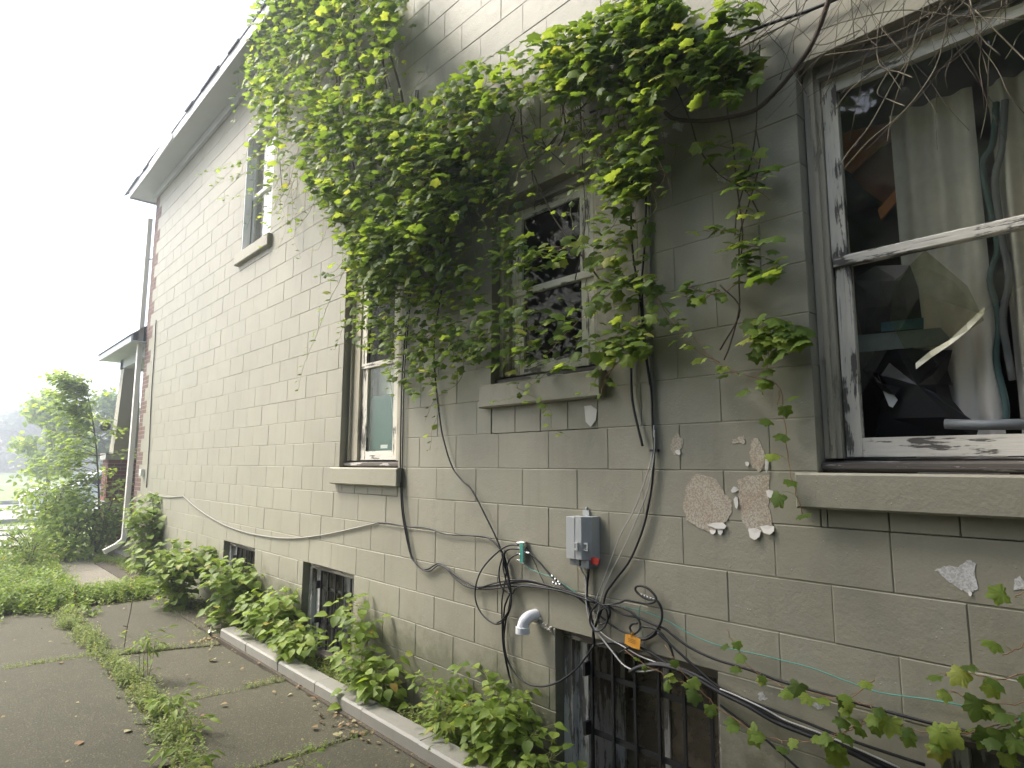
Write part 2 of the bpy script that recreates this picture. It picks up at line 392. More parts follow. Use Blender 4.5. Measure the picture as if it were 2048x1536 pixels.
T_OV = [ovate(i) for i in range(5)]; T_OW = [ovate(i, .42) for i in range(10, 14)]; T_NA = [ovate(i, .16) for i in range(20, 24)]
T_SP = [sprig(i) for i in range(6)]; T_SN = [sprig(30+i, 14, .14, .42) for i in range(4)]; T_BL = [blade(i) for i in range(6)]
T_QD = [([(-.3,0,0),(.3,0,.0),(.42,.5,.1),(0,1,-.1),(-.42,.5,.1)], [(0,1,2,3,4)])]
def tmesh(temps, mat, name='leaf'):
    out = []
    for vs, fs in temps:
        b = MB(); b.add(vs, fs); out.append(b.mesh(name, mat, True))
    return out

class Cloud:                                      # many oriented leaves, some as parts and the rest as one stuff part
    def __init__(s): s.p = []; s.n = []; s.t = []; s.s = []; s.w = []
    def add(s, p, n, t, size, tint=None):
        n = Vector(n).normalized(); t = Vector(t); t = t-n*t.dot(n)
        if t.length < 1e-4: t = Vector((n.y, -n.x, .1)); t = t-n*t.dot(n)
        t.normalize(); s.p.append(tuple(p)); s.n.append(tuple(n)); s.t.append(tuple(t)); s.s.append(size); s.w.append(random.random() if tint is None else tint)
    def stuff(s, name, temps, mat, parent=None, idx=None):
        idx = np.arange(len(s.p)) if idx is None else np.array(idx, int)
        if len(idx) == 0: return None
        P = np.array(s.p)[idx]; N = np.array(s.n)[idx]; T = np.array(s.t)[idx]; Z = np.array(s.s)[idx]; Wt = np.array(s.w)[idx]
        X = np.cross(T, N); R = np.stack([X, T, N], 2)*Z[:, None, None]
        pick = rng.integers(0, len(temps), len(idx)); VV = []; FF = []; TT = []; off = 0; nl = []
        for k, (vs, fs) in enumerate(temps):
            m = pick == k
            if not m.any(): continue
            v = np.array(vs); q = np.einsum('nij,vj->nvi', R[m], v)+P[m][:, None, :]; c = len(v)
            VV.append(q.reshape(-1, 3)); TT.append(np.repeat(Wt[m], c))
            loops = np.array([i for f in fs for i in f]); sizes = np.array([len(f) for f in fs])
            FF.append((loops[None, :]+(np.arange(m.sum())*c)[:, None]+off).reshape(-1)); nl.append(np.tile(sizes, m.sum())); off += c*m.sum()
        V = np.concatenate(VV); Lp = np.concatenate(FF); SZ = np.concatenate(nl); TT = np.concatenate(TT)
        me = bpy.data.meshes.new(name); me.vertices.add(len(V)); me.vertices.foreach_set('co', V.ravel())
        me.loops.add(len(Lp)); me.loops.foreach_set('vertex_index', Lp.astype(np.int32))
        me.polygons.add(len(SZ)); st = np.concatenate([[0], np.cumsum(SZ)[:-1]])
        me.polygons.foreach_set('loop_start', st.astype(np.int32))
        me.polygons.foreach_set('use_smooth', np.ones(len(SZ), bool))
        me.update(calc_edges=True); me.validate()
        a = me.attributes.new('tint', 'FLOAT', 'POINT'); a.data.foreach_set('value', TT.astype(np.float32))
        me.materials.append(mat); o = link(name, me, parent); o['kind'] = 'stuff'; return o
    def parts(s, meshes, parent, name='leaf', most=300, minpx=10.0, bias=None):
        off = parent_off(parent); sc = []
        for i, (p, z) in enumerate(zip(s.p, s.s)):
            d = max(.3, depth(p)); px = z*F/d; v = W_in(p)
            sc.append((px*(1.0 if bias is None else bias(Vector(p))) if v else 0, px))
        order = sorted(range(len(sc)), key=lambda i: -sc[i][0]); chosen = [i for i in order[:most] if sc[i][0] > 0 and sc[i][1] >= minpx]
        for i in chosen:
            n = Vector(s.n[i]); t = Vector(s.t[i]); x = t.cross(n); z = s.s[i]; q = Vector(s.p[i])-off
            mt = Matrix(((x.x*z, t.x*z, n.x*z, q.x), (x.y*z, t.y*z, n.y*z, q.y), (x.z*z, t.z*z, n.z*z, q.z), (0, 0, 0, 1)))
            link(name, random.choice(meshes), parent, mt)
        ch = set(chosen); return [i for i in range(len(s.p)) if i not in ch]
def W_in(p):
    d = Vector(p)-CAM; z = d.dot(_fw)
    if z <= .05: return False
    return abs(d.dot(_r)/z*F) < 1040 and abs(d.dot(_u)/z*F) < 790

# ================================================================ SETTING: ground
def sheet(name, x0, x1, y0, y1, z, m):
    b = MB(); b.add([(x0,y0,z),(x1,y0,z),(x1,y1,z),(x0,y1,z)], [(0,1,2,3)])
    return tag(b.build(name, m), kind='structure')
sheet('ground', -400, 400, -200, 900, -.03, M['soil'])
sheet('road', -200, 200, 21.6, 31.0, .0, M['road'])
sheet('field', -400, 400, 31.2, 900, .03, M['field'])
sheet('lawn', -200, 200, 14.2, 21.4, -.01, M['field'])
b = MB(); b.box(-200, 200, 31.0, 31.2, -.02, .14); tag(b.build('kerb', M['walk']), kind='structure')
b = MB(); b.box(-200, 200, 21.4, 21.6, -.02, .10); tag(b.build('kerb', M['walk']), kind='structure')
sheet('path', -200, 200, 58, 61, .035, M['walk'])
pave = bpy.data.objects.new('pavement', None); COL.objects.link(pave); pave['kind'] = 'structure'
def slab(c, h=.0, m='slab', tilt=0):
    ed = []
    for i in range(4):
        a, bb = Vector((*c[i], 0)), Vector((*c[(i+1) % 4], 0)); n = max(4, int((bb-a).length/.12))
        nr = Vector((-(bb-a).y, (bb-a).x, 0)).normalized()
        for j in range(n):
            q = a+(bb-a)*(j/n)+nr*U(-.012, .007)*(1 if j else 0); ed.append(q)
    n = len(ed); cx = sum(ed, Vector())/n
    top = [Vector((p.x, p.y, h+tilt*(p.y-cx.y)-.006)) for p in ed]; inn = [Vector((p.x+(cx.x-p.x)*.012, p.y+(cx.y-p.y)*.012, h+tilt*(p.y-cx.y))) for p in ed]
    b = MB(); b.add(inn+top+[v-Vector((0, 0, .12)) for v in top], [tuple(range(n))]+[(n+i, n+(i+1) % n, (i+1) % n, i) for i in range(n)]+[(2*n+i, 2*n+(i+1) % n, n+(i+1) % n, n+i) for i in range(n)])
    b.build('concrete_slab', M[m], pave)
XJ = -1.27
slab([(XJ+.03,6.27),(-.42,5.98),(-.36,8.38),(XJ+.1,8.42)], .002)
slab([(XJ+.03,4.76),(-.38,4.70),(-.42,5.95),(XJ+.03,6.23)], -.008, tilt=.004)
slab([(XJ+.02,3.50),(-.38,3.47),(-.38,4.67),(XJ+.03,4.72)], .0)
slab([(XJ+.0,2.0),(-.38,2.0),(-.38,3.44),(XJ+.02,3.47)], .004)
slab([(XJ-.0,.4),(-.38,.4),(-.38,1.97),(XJ,1.97)], .0)
slab([(-2.75,6.42),(XJ-.05,6.31),(XJ-.0,8.5),(-2.75,8.9)], -.012)
slab([(-2.75,3.9),(XJ-.04,3.8),(XJ-.05,6.27),(-2.75,6.38)], .012)
slab([(-2.75,1.2),(XJ-.05,1.2),(XJ-.04,3.76),(-2.75,3.86)], .004)
slab([(-2.75,-1.6),(XJ-.05,-1.6),(XJ-.05,1.16),(-2.75,1.16)], .0)
slab([(XJ-.01,-1.6),(-.38,-1.6),(-.38,.36),(XJ-.01,.36)], .0)
slab([(-1.05,9.55),(-.10,9.55),(-.02,11.2),(-1.0,11.3)], .0, 'apron')
slab([(-1.0,11.35),(-.02,11.25),(.02,12.9),(-.85,13.0)], -.004, 'apron')
for i, (yy, x0) in enumerate([(15.3,-3.6),(16.6,-3.3),(17.9,-4.1),(19.2,-3.2)]):
    slab([(x0,yy),(x0+3.1,yy-.1),(x0+3.0,yy+.85),(x0,yy+.9)], .02, 'walk')
b = MB(); b.box(-.39, -.01, -1.6, 12.0, -.12, .012); tag(b.build('soil_strip', M['soil']), kind='structure')
# low painted kerb of cast lengths along the wall bed
kb = thing('kerb_edging', (-.33, 4.4, 0), 'long low grey painted concrete edging along the weed bed by the wall', 'edging')
yy = 6.16
ang = 0
for i, ln in enumerate([.62, .66, .62, .64, .62, .60, .62, .62, .6]):
    y1 = yy-ln
    def kx(y): return -.355 if y > 4 else -.355-.0*(4-y)
    b = MB(); sh = U(-.004, .004)
    prof = [(-.365+sh, -.05), (-.365+sh, .072), (-.352+sh, .085), (-.245+sh, .088), (-.235+sh, .078), (-.235+sh, -.05)]
    vs = [(x, yy-.003, z) for x, z in prof]+[(x, y1+.003, z+U(-.002, .002)) for x, z in prof]; n = len(prof)
    b.add(vs, [tuple(range(n)), tuple(range(n, 2*n))[::-1]]+[(i2, n+i2, n+(i2+1) % n, (i2+1) % n) for i2 in range(n)])
    b.build('edging_block', M['kerb'], kb); yy = y1

hm = bpy.data.materials.new('haze_air'); hm.use_nodes = True; hnt = hm.node_tree; hnt.nodes.remove(hnt.nodes['Principled BSDF'])  # haze over the distance, thickened to imitate lens glare on the upper wall
hv = hnt.nodes.new('ShaderNodeVolumePrincipled'); hv.inputs['Color'].default_value = (.93, .96, .98, 1); hv.inputs['Density'].default_value = .010; hv.inputs['Anisotropy'].default_value = .75
hnt.links.new(hv.outputs[0], hnt.nodes['Material Output'].inputs['Volume'])
b = MB(); b.box(-75, 110, -14, 152, -1.1, 12.5); hz = tag(b.build('haze', hm), kind='stuff')

# ================================================================ HOUSE
house = thing('house', (0, 5, 0), 'two-storey house with long grey-beige painted concrete block side wall and white eave', 'house')
YN, YF = -3.0, 11.62
ZT = 6.13
OPEN = [  # y0, y1, k0, k1
    (3.85, 4.72, -1, 8), (2.02, 2.84, 1, 8), (.13, .965, -1, 8), (6.47, 7.32, 11, 19),
    (6.41, 7.31, -8.2, -4), (4.42, 5.31, -8.2, -4), (1.41, 2.32, -8.2, -4), (-.27, .64, -8.2, -4)]
def cut(y0, y1, k):
    segs = [(y0, y1)]
    for a, c, k0, k1 in OPEN:
        if not (k >= k0-.01 and k+1 <= k1+.01) and not (k < k1 and k+1 > k0 and k0 < -8): continue
        out = []
        for s, e in segs:
            if e <= a or s >= c: out.append((s, e)); continue
            if s < a: out.append((s, a))
            if e > c: out.append((c, e))
        segs = out
    return segs
blocks = []
for k in range(-8, 23):
    z0, z1 = zk(k), min(zk(k+1), ZT+.05)
    off = 3.584 + (0 if k % 2 == 0 else .2032)
    toothed = 11.62 - (.40 if k % 2 == 0 else .22) + (.0 if k > -4 else .18)
    n0 = math.floor((YN-off)/.4064); y = off+n0*.4064
    while y < toothed:
        a, c = max(y, YN), min(y+.4064, toothed); jit = 0
        for s, e in cut(a, c, k):
            if e-s < .07 and blocks and blocks[-1][4] == k and abs(blocks[-1][1]-s) < 1e-4: blocks[-1][1] = e
            else: blocks.append([s, e, z0, z1, k])
        y += .4064
house_mortar = MB()
ys = sorted({YN, YF}|{o[0]-.004 for o in OPEN}|{o[1]+.004 for o in OPEN}); 
zs = sorted({-.1, ZT+.05}|{max(-.1, zk(o[2])-.004) for o in OPEN}|{zk(o[3])+.004 for o in OPEN})
for i in range(len(ys)-1):
    for j in range(len(zs)-1):
        yc, zc = (ys[i]+ys[i+1])/2, (zs[j]+zs[j+1])/2
        if any(o[0]-.004 < yc < o[1]+.004 and zk(o[2])-.004 < zc < zk(o[3])+.004 for o in OPEN): continue
        house_mortar.box(.0025, .19, ys[i], ys[i+1], zs[j], zs[j+1])
house_mortar.build('mortar_backing', M['mortar'], house)
def blk(b, s, e, z0, z1, k, jl=None):
    gv = random.choice((.0003, .0005, .001, .0015, .0025)); gh = U(.0012, .0024); x = U(-.0012, .0012)
    b.box(x, .2, s+gv, e-gv, z0+gh, z1-gh, .0027)
def bscore(q):
    c = Vector((0, (q[0]+q[1])/2, (q[2]+q[3])/2))
    if not W_in(c): return 0
    d = depth(c); n = (CAM-c).normalized().x
    return (q[1]-q[0])*(q[3]-q[2])*abs(n)/d**2
blocks.sort(key=lambda q: -bscore(q))
for q in blocks[:300]:
    b = MB(); blk(b, *q); b.build('concrete_block', M['block'], house)
b = MB()
for q in blocks[300:]: blk(b, *q)
o = b.build('concrete_blockwork', M['block'], house); o['kind'] = 'stuff'
# brick return at the far corner, toothed into the blocks
b = MB()
for k in range(-8, 23):
    y_s = 11.62 - (.40 if k % 2 == 0 else .22) + (.0 if k > -4 else .18)
    for j in range(3):
        z0 = zk(k)+j*CO/3; z1 = z0+CO/3
        if z0 > ZT: break
        cutp = 11.62-(.1 if j % 2 else .2); cuts = [y_s, cutp, 11.62] if cutp > y_s+.05 else [y_s, 11.62]
        if cutp-.2 > y_s+.06: cuts.insert(1, cutp-.2)
        for a, c in zip(cuts, cuts[1:]): b.box(U(-.001, .001), .1, a+.005, c-.005, z0+.005, z1-.005)
o = b.build('brick_corner', M['brickp'], house); o['kind'] = 'stuff'
b = MB(); b.box(.2, 8, 11.35, 11.62, -.1, ZT); b.box(.2, 8, YN, YN+.2, -.1, ZT); b.box(8, 8.2, YN, YF, -.1, ZT)
b.build('outer_wall', M['brickp'], house)
b = MB(); b.box(.2, 8, YN+.2, 11.35, 1.02, 1.2); b.box(.2, 8, YN+.2, 11.35, 3.72, 3.95); b.box(.2, 8, YN+.2, 11.35, 5.95, 6.1); b.box(.2, 8, YN+.2, 11.35, -.35, -.2)
b.build('storey_floor', M['inside'], house)
b = MB(); b.box(3.2, 3.35, YN+.2, 11.35, 1.2, 5.95)
for q in (3.3, 6.0): b.box(.21, 3.2, q, q+.1, -.2, 5.95)
b.build('room_partition', M['inside'], house)
# roof and eave
b = MB(); b.box(-.305, .2, YN-.4, 12.08, ZT, ZT+.02); b.build('soffit', M['soffit'], house)
b = MB(); b.box(-.325, -.307, YN-.4, 12.1, ZT-.02, ZT+.11); b.box(-.306, 8.4, 12.082, 12.1, ZT-.02, ZT+.11); b.build('fascia', M['soffit'], house)
b = MB(); b.box(-.05, -.012, YN, 11.64, ZT-.11, ZT-.002); b.build('frieze_board', M['soffit'], house)
b = MB(); y = YN-.42; 
while y < 12.1:
    y1 = y+.33; l = U(-.015, .015)
    b.add([(-.345+l, y+.003, ZT+.112), (-.345+l, y1, ZT+.112), (.2, y1, ZT+.6), (.2, y+.003, ZT+.6), (-.345+l, y+.003, ZT+.135), (-.345+l, y1, ZT+.135), (.2, y1, ZT+.64), (.2, y+.003, ZT+.64)],
          [(0,1,2,3),(7,6,5,4),(0,4,5,1),(1,5,6,2),(2,6,7,3),(3,7,4,0)]); y = y1
rf = b.build('roof_edge', M['shingle'], house)
b = MB(); b.add([(.2, YN-.42, ZT+.62), (.2, 12.12, ZT+.62), (4.1, 9.5, ZT+3.0), (4.1, YN-.42, ZT+3.0), (8.4, 12.12, ZT+.15), (8.4, YN-.42, ZT+.15)], [(0,1,2,3),(3,2,4,5),(1,4,2)])
b.build('roof', M['shingle'], house)
b = MB()   # slipped drip edge near the far end of the eave
b.add([tuple(G(300, 335, ZT+.02)+Vector((-.06,0,.0))) for _ in range(1)]+[(-.36, 10.6, ZT+.05), (-.355, 9.4, ZT+.11), (-.345, 9.4, ZT-.01), (-.35, 10.6, ZT-.06)], [(1,2,3,4)])
b.v[0] = b.v[1]; b.build('drip_edge', M['spout'], house)

# ---- windows
def ybox(b, x0, x1, y0, y1, z0, z1): return b.box(min(x0, x1), max(x0, x1), min(y0, y1), max(y0, y1), min(z0, z1), max(z0, z1))
def window(y0, y1, z0, z1, sill=True, kind='old', rowl=True, mw=.062, st=.055, gl='glass'):
    w_ = bpy.data.objects.new('window', None); COL.objects.link(w_); w_.parent = house; w_.location = Vector((0, (y0+y1)/2, z0))-Vector(house.location)
    pv, ph, wv, wh = (M['peelv'], M['peelh'], M['woodv'], M['woodh']) if kind == 'old' else (M['whitew'],)*4
    X = .085
    if kind == 'old':
        b = MB()
        for (a, c) in ((y1, y1-mw), (y0, y0+mw)):
            s = 1 if c > a else -1
            ybox(b, X-.02, .2, a+s*.002, a+s*.03, z0+.05, z1-.001); ybox(b, X-.032, .2, a+s*.03, a+s*.045, z0+.05, z1-.001); ybox(b, X-.012, .2, a+s*.045, a+s*(mw-.0005), z0+.05, z1-.001)
        b.build('frame_jamb', wv, w_)
        b = MB(); b.box(X-.02, .2, y0+mw+.001, y1-mw-.001, z1-.045, z1-.002); b.box(X-.035, .2, y0+mw+.001, y1-mw-.001, z1-.06, z1-.046); b.build('frame_head', wh, w_)
        a0, a1 = y0+mw+.003, y1-mw-.003; zt = z1-.062; zb = z0+.055
        zm = zb+(zt-zb)*.515
    else:
        a0, a1, zt, zb, st = y0+.004, y1-.004, z1-.004, z0+.02, .05; zm = zb+(zt-zb)*.5
    b = MB()     # outer (upper) sash
    b.box(X, X+.035, a1-st, a1, zm-.02, zt); b.build('sash_stile', pv, w_); b = MB(); b.box(X, X+.035, a0, a0+st, zm-.02, zt); b.build('sash_stile', pv, w_)
    b = MB(); b.box(X+.001, X+.034, a0+st+.001, a1-st-.001, zt-.06, zt); b.build('top_rail', ph, w_)
    b = MB(); b.box(X-.002, X+.034, a0+.002, a1-.002, zm-.045, zm-.003, .004); b.build('meeting_rail', ph, w_)
    b = MB()     # lower sash sits a little behind
    b.box(X+.012, X+.045, a1-st-.004, a1-.004, zb, zm-.046); b.build('sash_stile', pv, w_); b = MB(); b.box(X+.012, X+.045, a0+.004, a0+st+.004, zb, zm-.046); b.build('sash_stile', pv, w_)
    b = MB(); b.box(X+.013, X+.044, a0+st+.005, a1-st-.005, zb, zb+.07); b.build('bottom_rail', ph, w_)
    b = MB(); b.box(X+.014, X+.018, a0+st-.005, a1-st+.005, zm-.004, zt-.055); b.build('pane', M[gl], w_)
    if kind == 'old':
        b = MB(); b.prism([(X-.055, z0+.012), (X-.055, z0+.03), (.2, z0+.053), (.2, z0+.001), (X-.04, z0+.001)], 1, y0+.002, y1-.002); b.build('wooden_sill', M['peelh2'], w_)
    if sill:
        b = MB(); e0, e1 = y0-.07, y1+.07
        b.box(-.052, .19, e0, e1, z0-.135, z0-.004, .008); b.build('sill', M['sill'], w_)
    if rowl:
        y = y0
        while y < y1-.02:
            e = min(y+.203, y1); b = MB(); b.box(U(-.001, .001), .18, y+.0012, e-.0012, z0-CO+.0015, z0-.1355, .0025); b.build('sill_course_block', M['block'], w_); y = e
    return w_, (a0, a1, zb, zm, zt, X)
w1, i1 = window(3.85, 4.72, zk(0), zk(8), mw=.145, st=.085, gl='glassb')
w3, i3 = window(.13, .965, zk(0), zk(8))
# middle window: its stone sill is taller because the opening starts at course 1
w2, i2 = window(2.02, 2.84, zk(2)+.09, zk(8), sill=False, rowl=False, mw=.075, st=.1, gl='glassb')
b = MB(); b.box(-.052, .19, 1.96, 2.9, zk(2)+.09-.14, zk(2)+.09-.004, .008); b.build('sill', M['sill'], w2)
y = 2.02
while y < 2.83:
    e = min(y+.203, 2.84); b = MB(); b.box(U(-.001, .001), .18, y+.0012, e-.0012, zk(1)+.0015, zk(2)+.09-.1405, .0025); b.build('sill_course_block', M['block'], w2); y = e
w4, i4 = window(6.47, 7.32, zk(12), zk(19), kind='new')
b = MB(); b.box(.002, .084, 7.30, 7.318, zk(12)+.002, zk(19)-.002); b.build('casing', M['whitew'], w4); b = MB(); b.box(.002, .084, 6.472, 6.49, zk(12)+.002, zk(19)-.002); b.build('casing', M['whitew'], w4); b = MB(); b.box(.004, .084, 6.491, 7.299, zk(19)-.03, zk(19)-.004); b.build('casing', M['whitew'], w4)
y = 6.47
# lower panes
for wd, (a0, a1, zb, zm, zt, X), mt in ((w1, i1, 'glassc'), (w2, i2, 'glassb'), (w4, i4, 'glass')):
    b = MB(); b.box(X+.024, X+.028, a0+.055, a1-.055, zb+.065, zm-.04); b.build('pane', M[mt], wd)
# broken lower pane of the big window: what is left clings to the edge, torn film behind
a0, a1, zb, zm, zt, X = i3
def poly_px(pts, x, jit=0): return [Vector(W(px, py, x+U(-jit, jit))) for px, py in pts]
def fan(b, P, th=.002, back=True):
    n = len(P); c = sum(P, Vector())/n
    vs = [c]+P+[c+Vector((th, 0, 0))]+[p+Vector((th, 0, 0)) for p in P]
    fs = [(0, 1+i, 1+(i+1) % n) for i in range(n)]+[(n+1, n+2+(i+1) % n, n+2+i) for i in range(n)]+[(1+i, n+2+i, n+2+(i+1) % n, 1+(i+1) % n) for i in range(n)]
    return b.add(vs, fs)
b = MB(); fan(b, poly_px([(1700,520),(1860,488),(2060,440),(2060,560),(1962,628),(1905,560),(1850,535),(1780,560),(1735,650),(1722,790),(1712,700)], X+.026)); b.build('pane', M['glass'], w3)
b = MB(); P = poly_px([(1850,500),(1935,572),(1968,640),(1830,735),(1805,690),(1780,640),(1790,560)], X+.06, .01); fan(b, P, .001); b.build('torn_film', M['film'], w3)
b = MB(); q0 = [(1968,628),(1935,662),(1900,690),(1862,715),(1832,738)]; pp = [W(px, py, X+.05+(.012 if i % 2 else -.012)) for i, (px, py) in enumerate(q0)]
top = [W(px+U(-3,3), py-10-U(0,6), X+.055+(.01 if i % 2 else -.008)) for i, (px, py) in enumerate(q0)]
b.add(pp+top, [(i, i+1, 6+i, 5+i) for i in range(4)]); b.add([v+Vector((.004,0,0)) for v in pp+top], [(i, 5+i, 6+i, i+1) for i in range(4)]); b.build('film_edge', M['film_edge'], w3)

# basement windows
def basement(y0, y1, board=False):
    w_ = bpy.data.objects.new('basement_window', None); COL.objects.link(w_); w_.parent = house; w_.location = Vector((0, (y0+y1)/2, .3))-Vector(house.location)
    z1 = zk(-4); zb = .03
    b = MB(); ybox(b, .06, .3, y1-.002, y1-.06, zb+.002, z1-.052); ybox(b, .1, .34, y1-.061, y1-.13, zb+.002, z1-.052); b.build('frame_jamb', M['oldv'], w_)
    b = MB(); ybox(b, .07, .3, y0+.002, y0+.045, zb+.002, z1-.052); b.build('frame_jamb', M['oldv'], w_)
    b = MB(); b.box(.06, .34, y0+.002, y1-.002, z1-.05, z1-.002); b.box(.05, .06, y0+.01, y1-.05, z1-.03, z1-.004); b.build('frame_head', M['oldh'], w_)
    b = MB(); b.box(.05, .34, y0+.002, y1-.002, zb-.03, zb, .003); b.build('frame_sill', M['oldh'], w_)
    b = MB(); b.box(.3, .33, y0+.046, y0+.1, zb+.001, z1-.053); b.build('sash_stile', M['oldv'], w_)
    for ya_, yb_ in ((y1-.2, y1-.131), ((y0+y1)/2-.015, (y0+y1)/2+.015)):
        b = MB(); b.box(.3, .33, ya_, yb_, zb+.001, z1-.053); b.build('sash_stile', M['oldv'], w_)
    b = MB(); b.box(.31, .315, y0+.1, y1-.2, zb+.001, z1-.053); b.build('pane', M['glassd'], w_)
    if board:
        b = MB(); b.box(.27, .285, y1-.47, y1-.132, zb+.01, z1-.056); b.build('nailed_board', M['oldv'], w_)
    gr = bpy.data.objects.new('window_grille', None); COL.objects.link(gr); gr.parent = w_; gr.location = (0, 0, 0)
    n = 6
    for j in range(n):
        yy = y0+.09+(y1-y0-.25)*j/(n-1); b = MB(); b.box(.09, .103, yy-.0065, yy+.0065, zb+.02, z1-.07); b.build('bar', M['iron'], w_)
    for zz in (z1-.2, z1-.48):
        b = MB(); b.box(.104, .112, y0+.03, y1-.13, zz-.013, zz+.013); b.build('crossbar', M['iron'], w_)
        b = MB(); b.box(.06, .104, y1-.145, y1-.13, zz-.013, zz+.05); b.build('bracket', M['iron'], w_)
    bpy.data.objects.remove(gr)
    return w_
for a, c in ((6.41, 7.31), (4.42, 5.31), (1.41, 2.32), (-.27, .64)): basement(a, c, a in (6.41, 4.42))
# pale panel leaning behind the grille of the near basement window
b = MB(); b.rbox((.62, 1.85, .35), .01, .42, .33, Matrix.Rotation(.25, 3, 'Y')); tag(b.build('leaning_panel', M['curtain']), 'dusty pale panel leaning behind the bars of the nearest basement window', 'panel')

# downspout
ds = MB()
pts = [(-.045, 11.78, 5.72), (-.045, 11.78, 1.6), (-.055, 11.74, 1.3), (-.055, 11.76, .45), (-.07, 11.74, .36), (-.17, 11.72, .28), (-.33, 11.70, .20)]
def duct(b, pts, hw, hd):
    vs = []; n = len(pts)
    for i, p in enumerate(pts):
        p = Vector(p); t = (Vector(pts[min(i+1, n-1)])-Vector(pts[max(i-1, 0)])).normalized(); a = Vector((0, 1, 0)); c = t.cross(a).normalized()
        vs += [p+a*hd+c*hw, p-a*hd+c*hw, p-a*hd-c*hw, p+a*hd-c*hw]
    fs = [(4*i+k, 4*i+(k+1) % 4, 4*i+4+(k+1) % 4, 4*i+4+k) for i in range(n-1) for k in range(4)]+[(0,1,2,3), (4*n-1, 4*n-2, 4*n-3, 4*n-4)]
    return b.add(vs, fs)
duct(ds, pts, .035, .045); dso = ds.build('downspout', M['spout'], house)
for z in (5.0, 3.3, 1.75): 
    b = MB(); b.box(-.086, .02, 11.72, 11.745, z, z+.025); b.build('strap', M['spout'], dso)
b = MB(); p = W(283, 945, -.03); b.box(-.055, -.003, p.y-.05, p.y+.05, p.z-.05, p.z+.05, .006); tag(b.build('outlet_box', M['spout'], house))

# ---- porch beyond the corner
porch = thing('porch', (.2, 13.8, 0), 'front porch corner with brick pier, tapered grey column and small white eave', 'porch')
py0, py1, px0, px1 = 13.6, 14.05, -.04, .5
b = MB(); b.box(px0+.006, px1-.006, py0+.006, py1-.006, 0, 1.64); b.build('pier_core', M['bmortar'], porch)
row = 0; z = .02; hb = .0675
while z < 1.63:
    if not (.74 < z < .88):
        xs = [px0+(0 if row % 2 else .105)+.21*i for i in range(-1, 4)]
        for a in xs:
            s, e = max(a, px0), min(a+.21, px1)
            if e-s > .04:
                b = MB(); b.box(s+.005, e-.005, py0-U(.001, .004), py0+.05, z+.005, z+hb-.005); b.build('brick', M['brick'], porch)
        ysd = [py0+.052+.2*i for i in range(3)]
        for a in ysd:
            e = min(a+.2, py1); b = MB(); b.box(px0-U(.001, .004), px0+.05, a+.005, e-.005, z+.005, z+hb-.005); b.build('brick', M['brick'], porch)
    z += hb; row += 1
b = MB(); b.box(px0-.05, px1+.05, py0-.04, py1+.05, .76, .88); b.build('stone_band', M['band'], porch)
b = MB(); b.box(px0-.05, px1+.05, py0-.045, py1+.05, 1.64, 1.755); b.build('pier_cap', M['band'], porch)
b = MB(); b.box(px0+.08, px1-.05, py0+.03, py1-.04, 1.756, 1.94); b.build('column_base', M['sill'], porch)
b = MB(); ax0, ax1, ay0, ay1 = px0+.09, px1-.06, py0+.04, py1-.05
b.add([(ax0, ay0, 1.941), (ax1, ay0, 1.941), (ax1, ay1, 1.941), (ax0, ay1, 1.941), (ax0+.06, ay0+.04, 3.36), (ax1-.06, ay0+.04, 3.36), (ax1-.06, ay1-.04, 3.36), (ax0+.06, ay1-.04, 3.36)],
      [(3,2,1,0),(4,5,6,7),(0,1,5,4),(1,2,6,5),(2,3,7,6),(3,0,4,7)]); b.build('column', M['sill'], porch)
b = MB(); b.box(.1, .4, 11.65, 14.0, 3.37, 3.55); b.build('beam', M['soffit'], porch)
b = MB(); b.box(.1, 5, 13.75, 13.99, 3.371, 3.549); b.build('front_beam', M['soffit'], porch)
b = MB(); b.box(-.18, 5, 11.63, 14.35, 3.552, 3.58); b.build('soffit', M['soffit'], porch)
b = MB(); b.box(-.21, -.181, 11.63, 14.38, 3.54, 3.66, .01); b.build('gutter', M['soffit'], porch)
b = MB(); b.add([(-.23, 11.63, 3.661), (-.23, 14.4, 3.661), (5, 14.4, 3.661), (5, 11.63, 4.3), (.35, 11.63, 4.12)], [(0,1,2,3,4)]); b.build('roof', M['shingle'], porch)
b = MB(); b.box(-.02, 5, 11.65, 14.0, .0, .1); b.build('porch_floor', M['apron'], porch)
b = MB(); b.box(px1, 4.5, py0+.06, py1-.1, .1, .9); b.build('low_wall', M['brickp'], porch)
b = MB(); c0 = Vector((-.07, 13.9, 2.27)); b.tube([c0+Vector((.0, .05, .02)), c0+Vector((-.02, -.02, 0)), c0+Vector((-.03, -.09, -.02)), c0+Vector((-.03, -.13, -.03))], [.08, .1, .08, .03], 10)
lo = b.build('porch_lamp', M['cable']); tag(lo, 'round dark lamp or bell fixed to the side of the porch column', 'lamp')

# ================================================================ wall wear: bare patches and curled flakes
def blob_px(cx, cy, pts, x): return [W(cx+a, cy+c, x) for a, c in pts]
def patch(pts, mat, name='bare_patch', x=-.0022, rough=3, th=.0032):
    P = []; n = len(pts)
    for i in range(n):
        a = Vector(pts[i]).to_3d(); c = Vector(pts[(i+1) % n]).to_3d()
        for j in range(5):
            q = a+(c-a)*(j/5); P.append(W(q.x+U(-rough, rough)*.6, q.y+U(-rough, rough)*.6, x))
    b = MB(); fan(b, P, th); return b.build(name, mat, house)
patch([(1385,950),(1400,949),(1432,958),(1447,985),(1462,1000),(1464,1025),(1450,1045),(1425,1066),(1402,1058),(1372,1040),(1366,1010),(1374,975)], M['bare'])
patch([(1475,962),(1500,950),(1540,952),(1536,1015),(1545,1045),(1548,1062),(1500,1066),(1484,1040),(1478,1000)], M['bare'], x=-.0021)
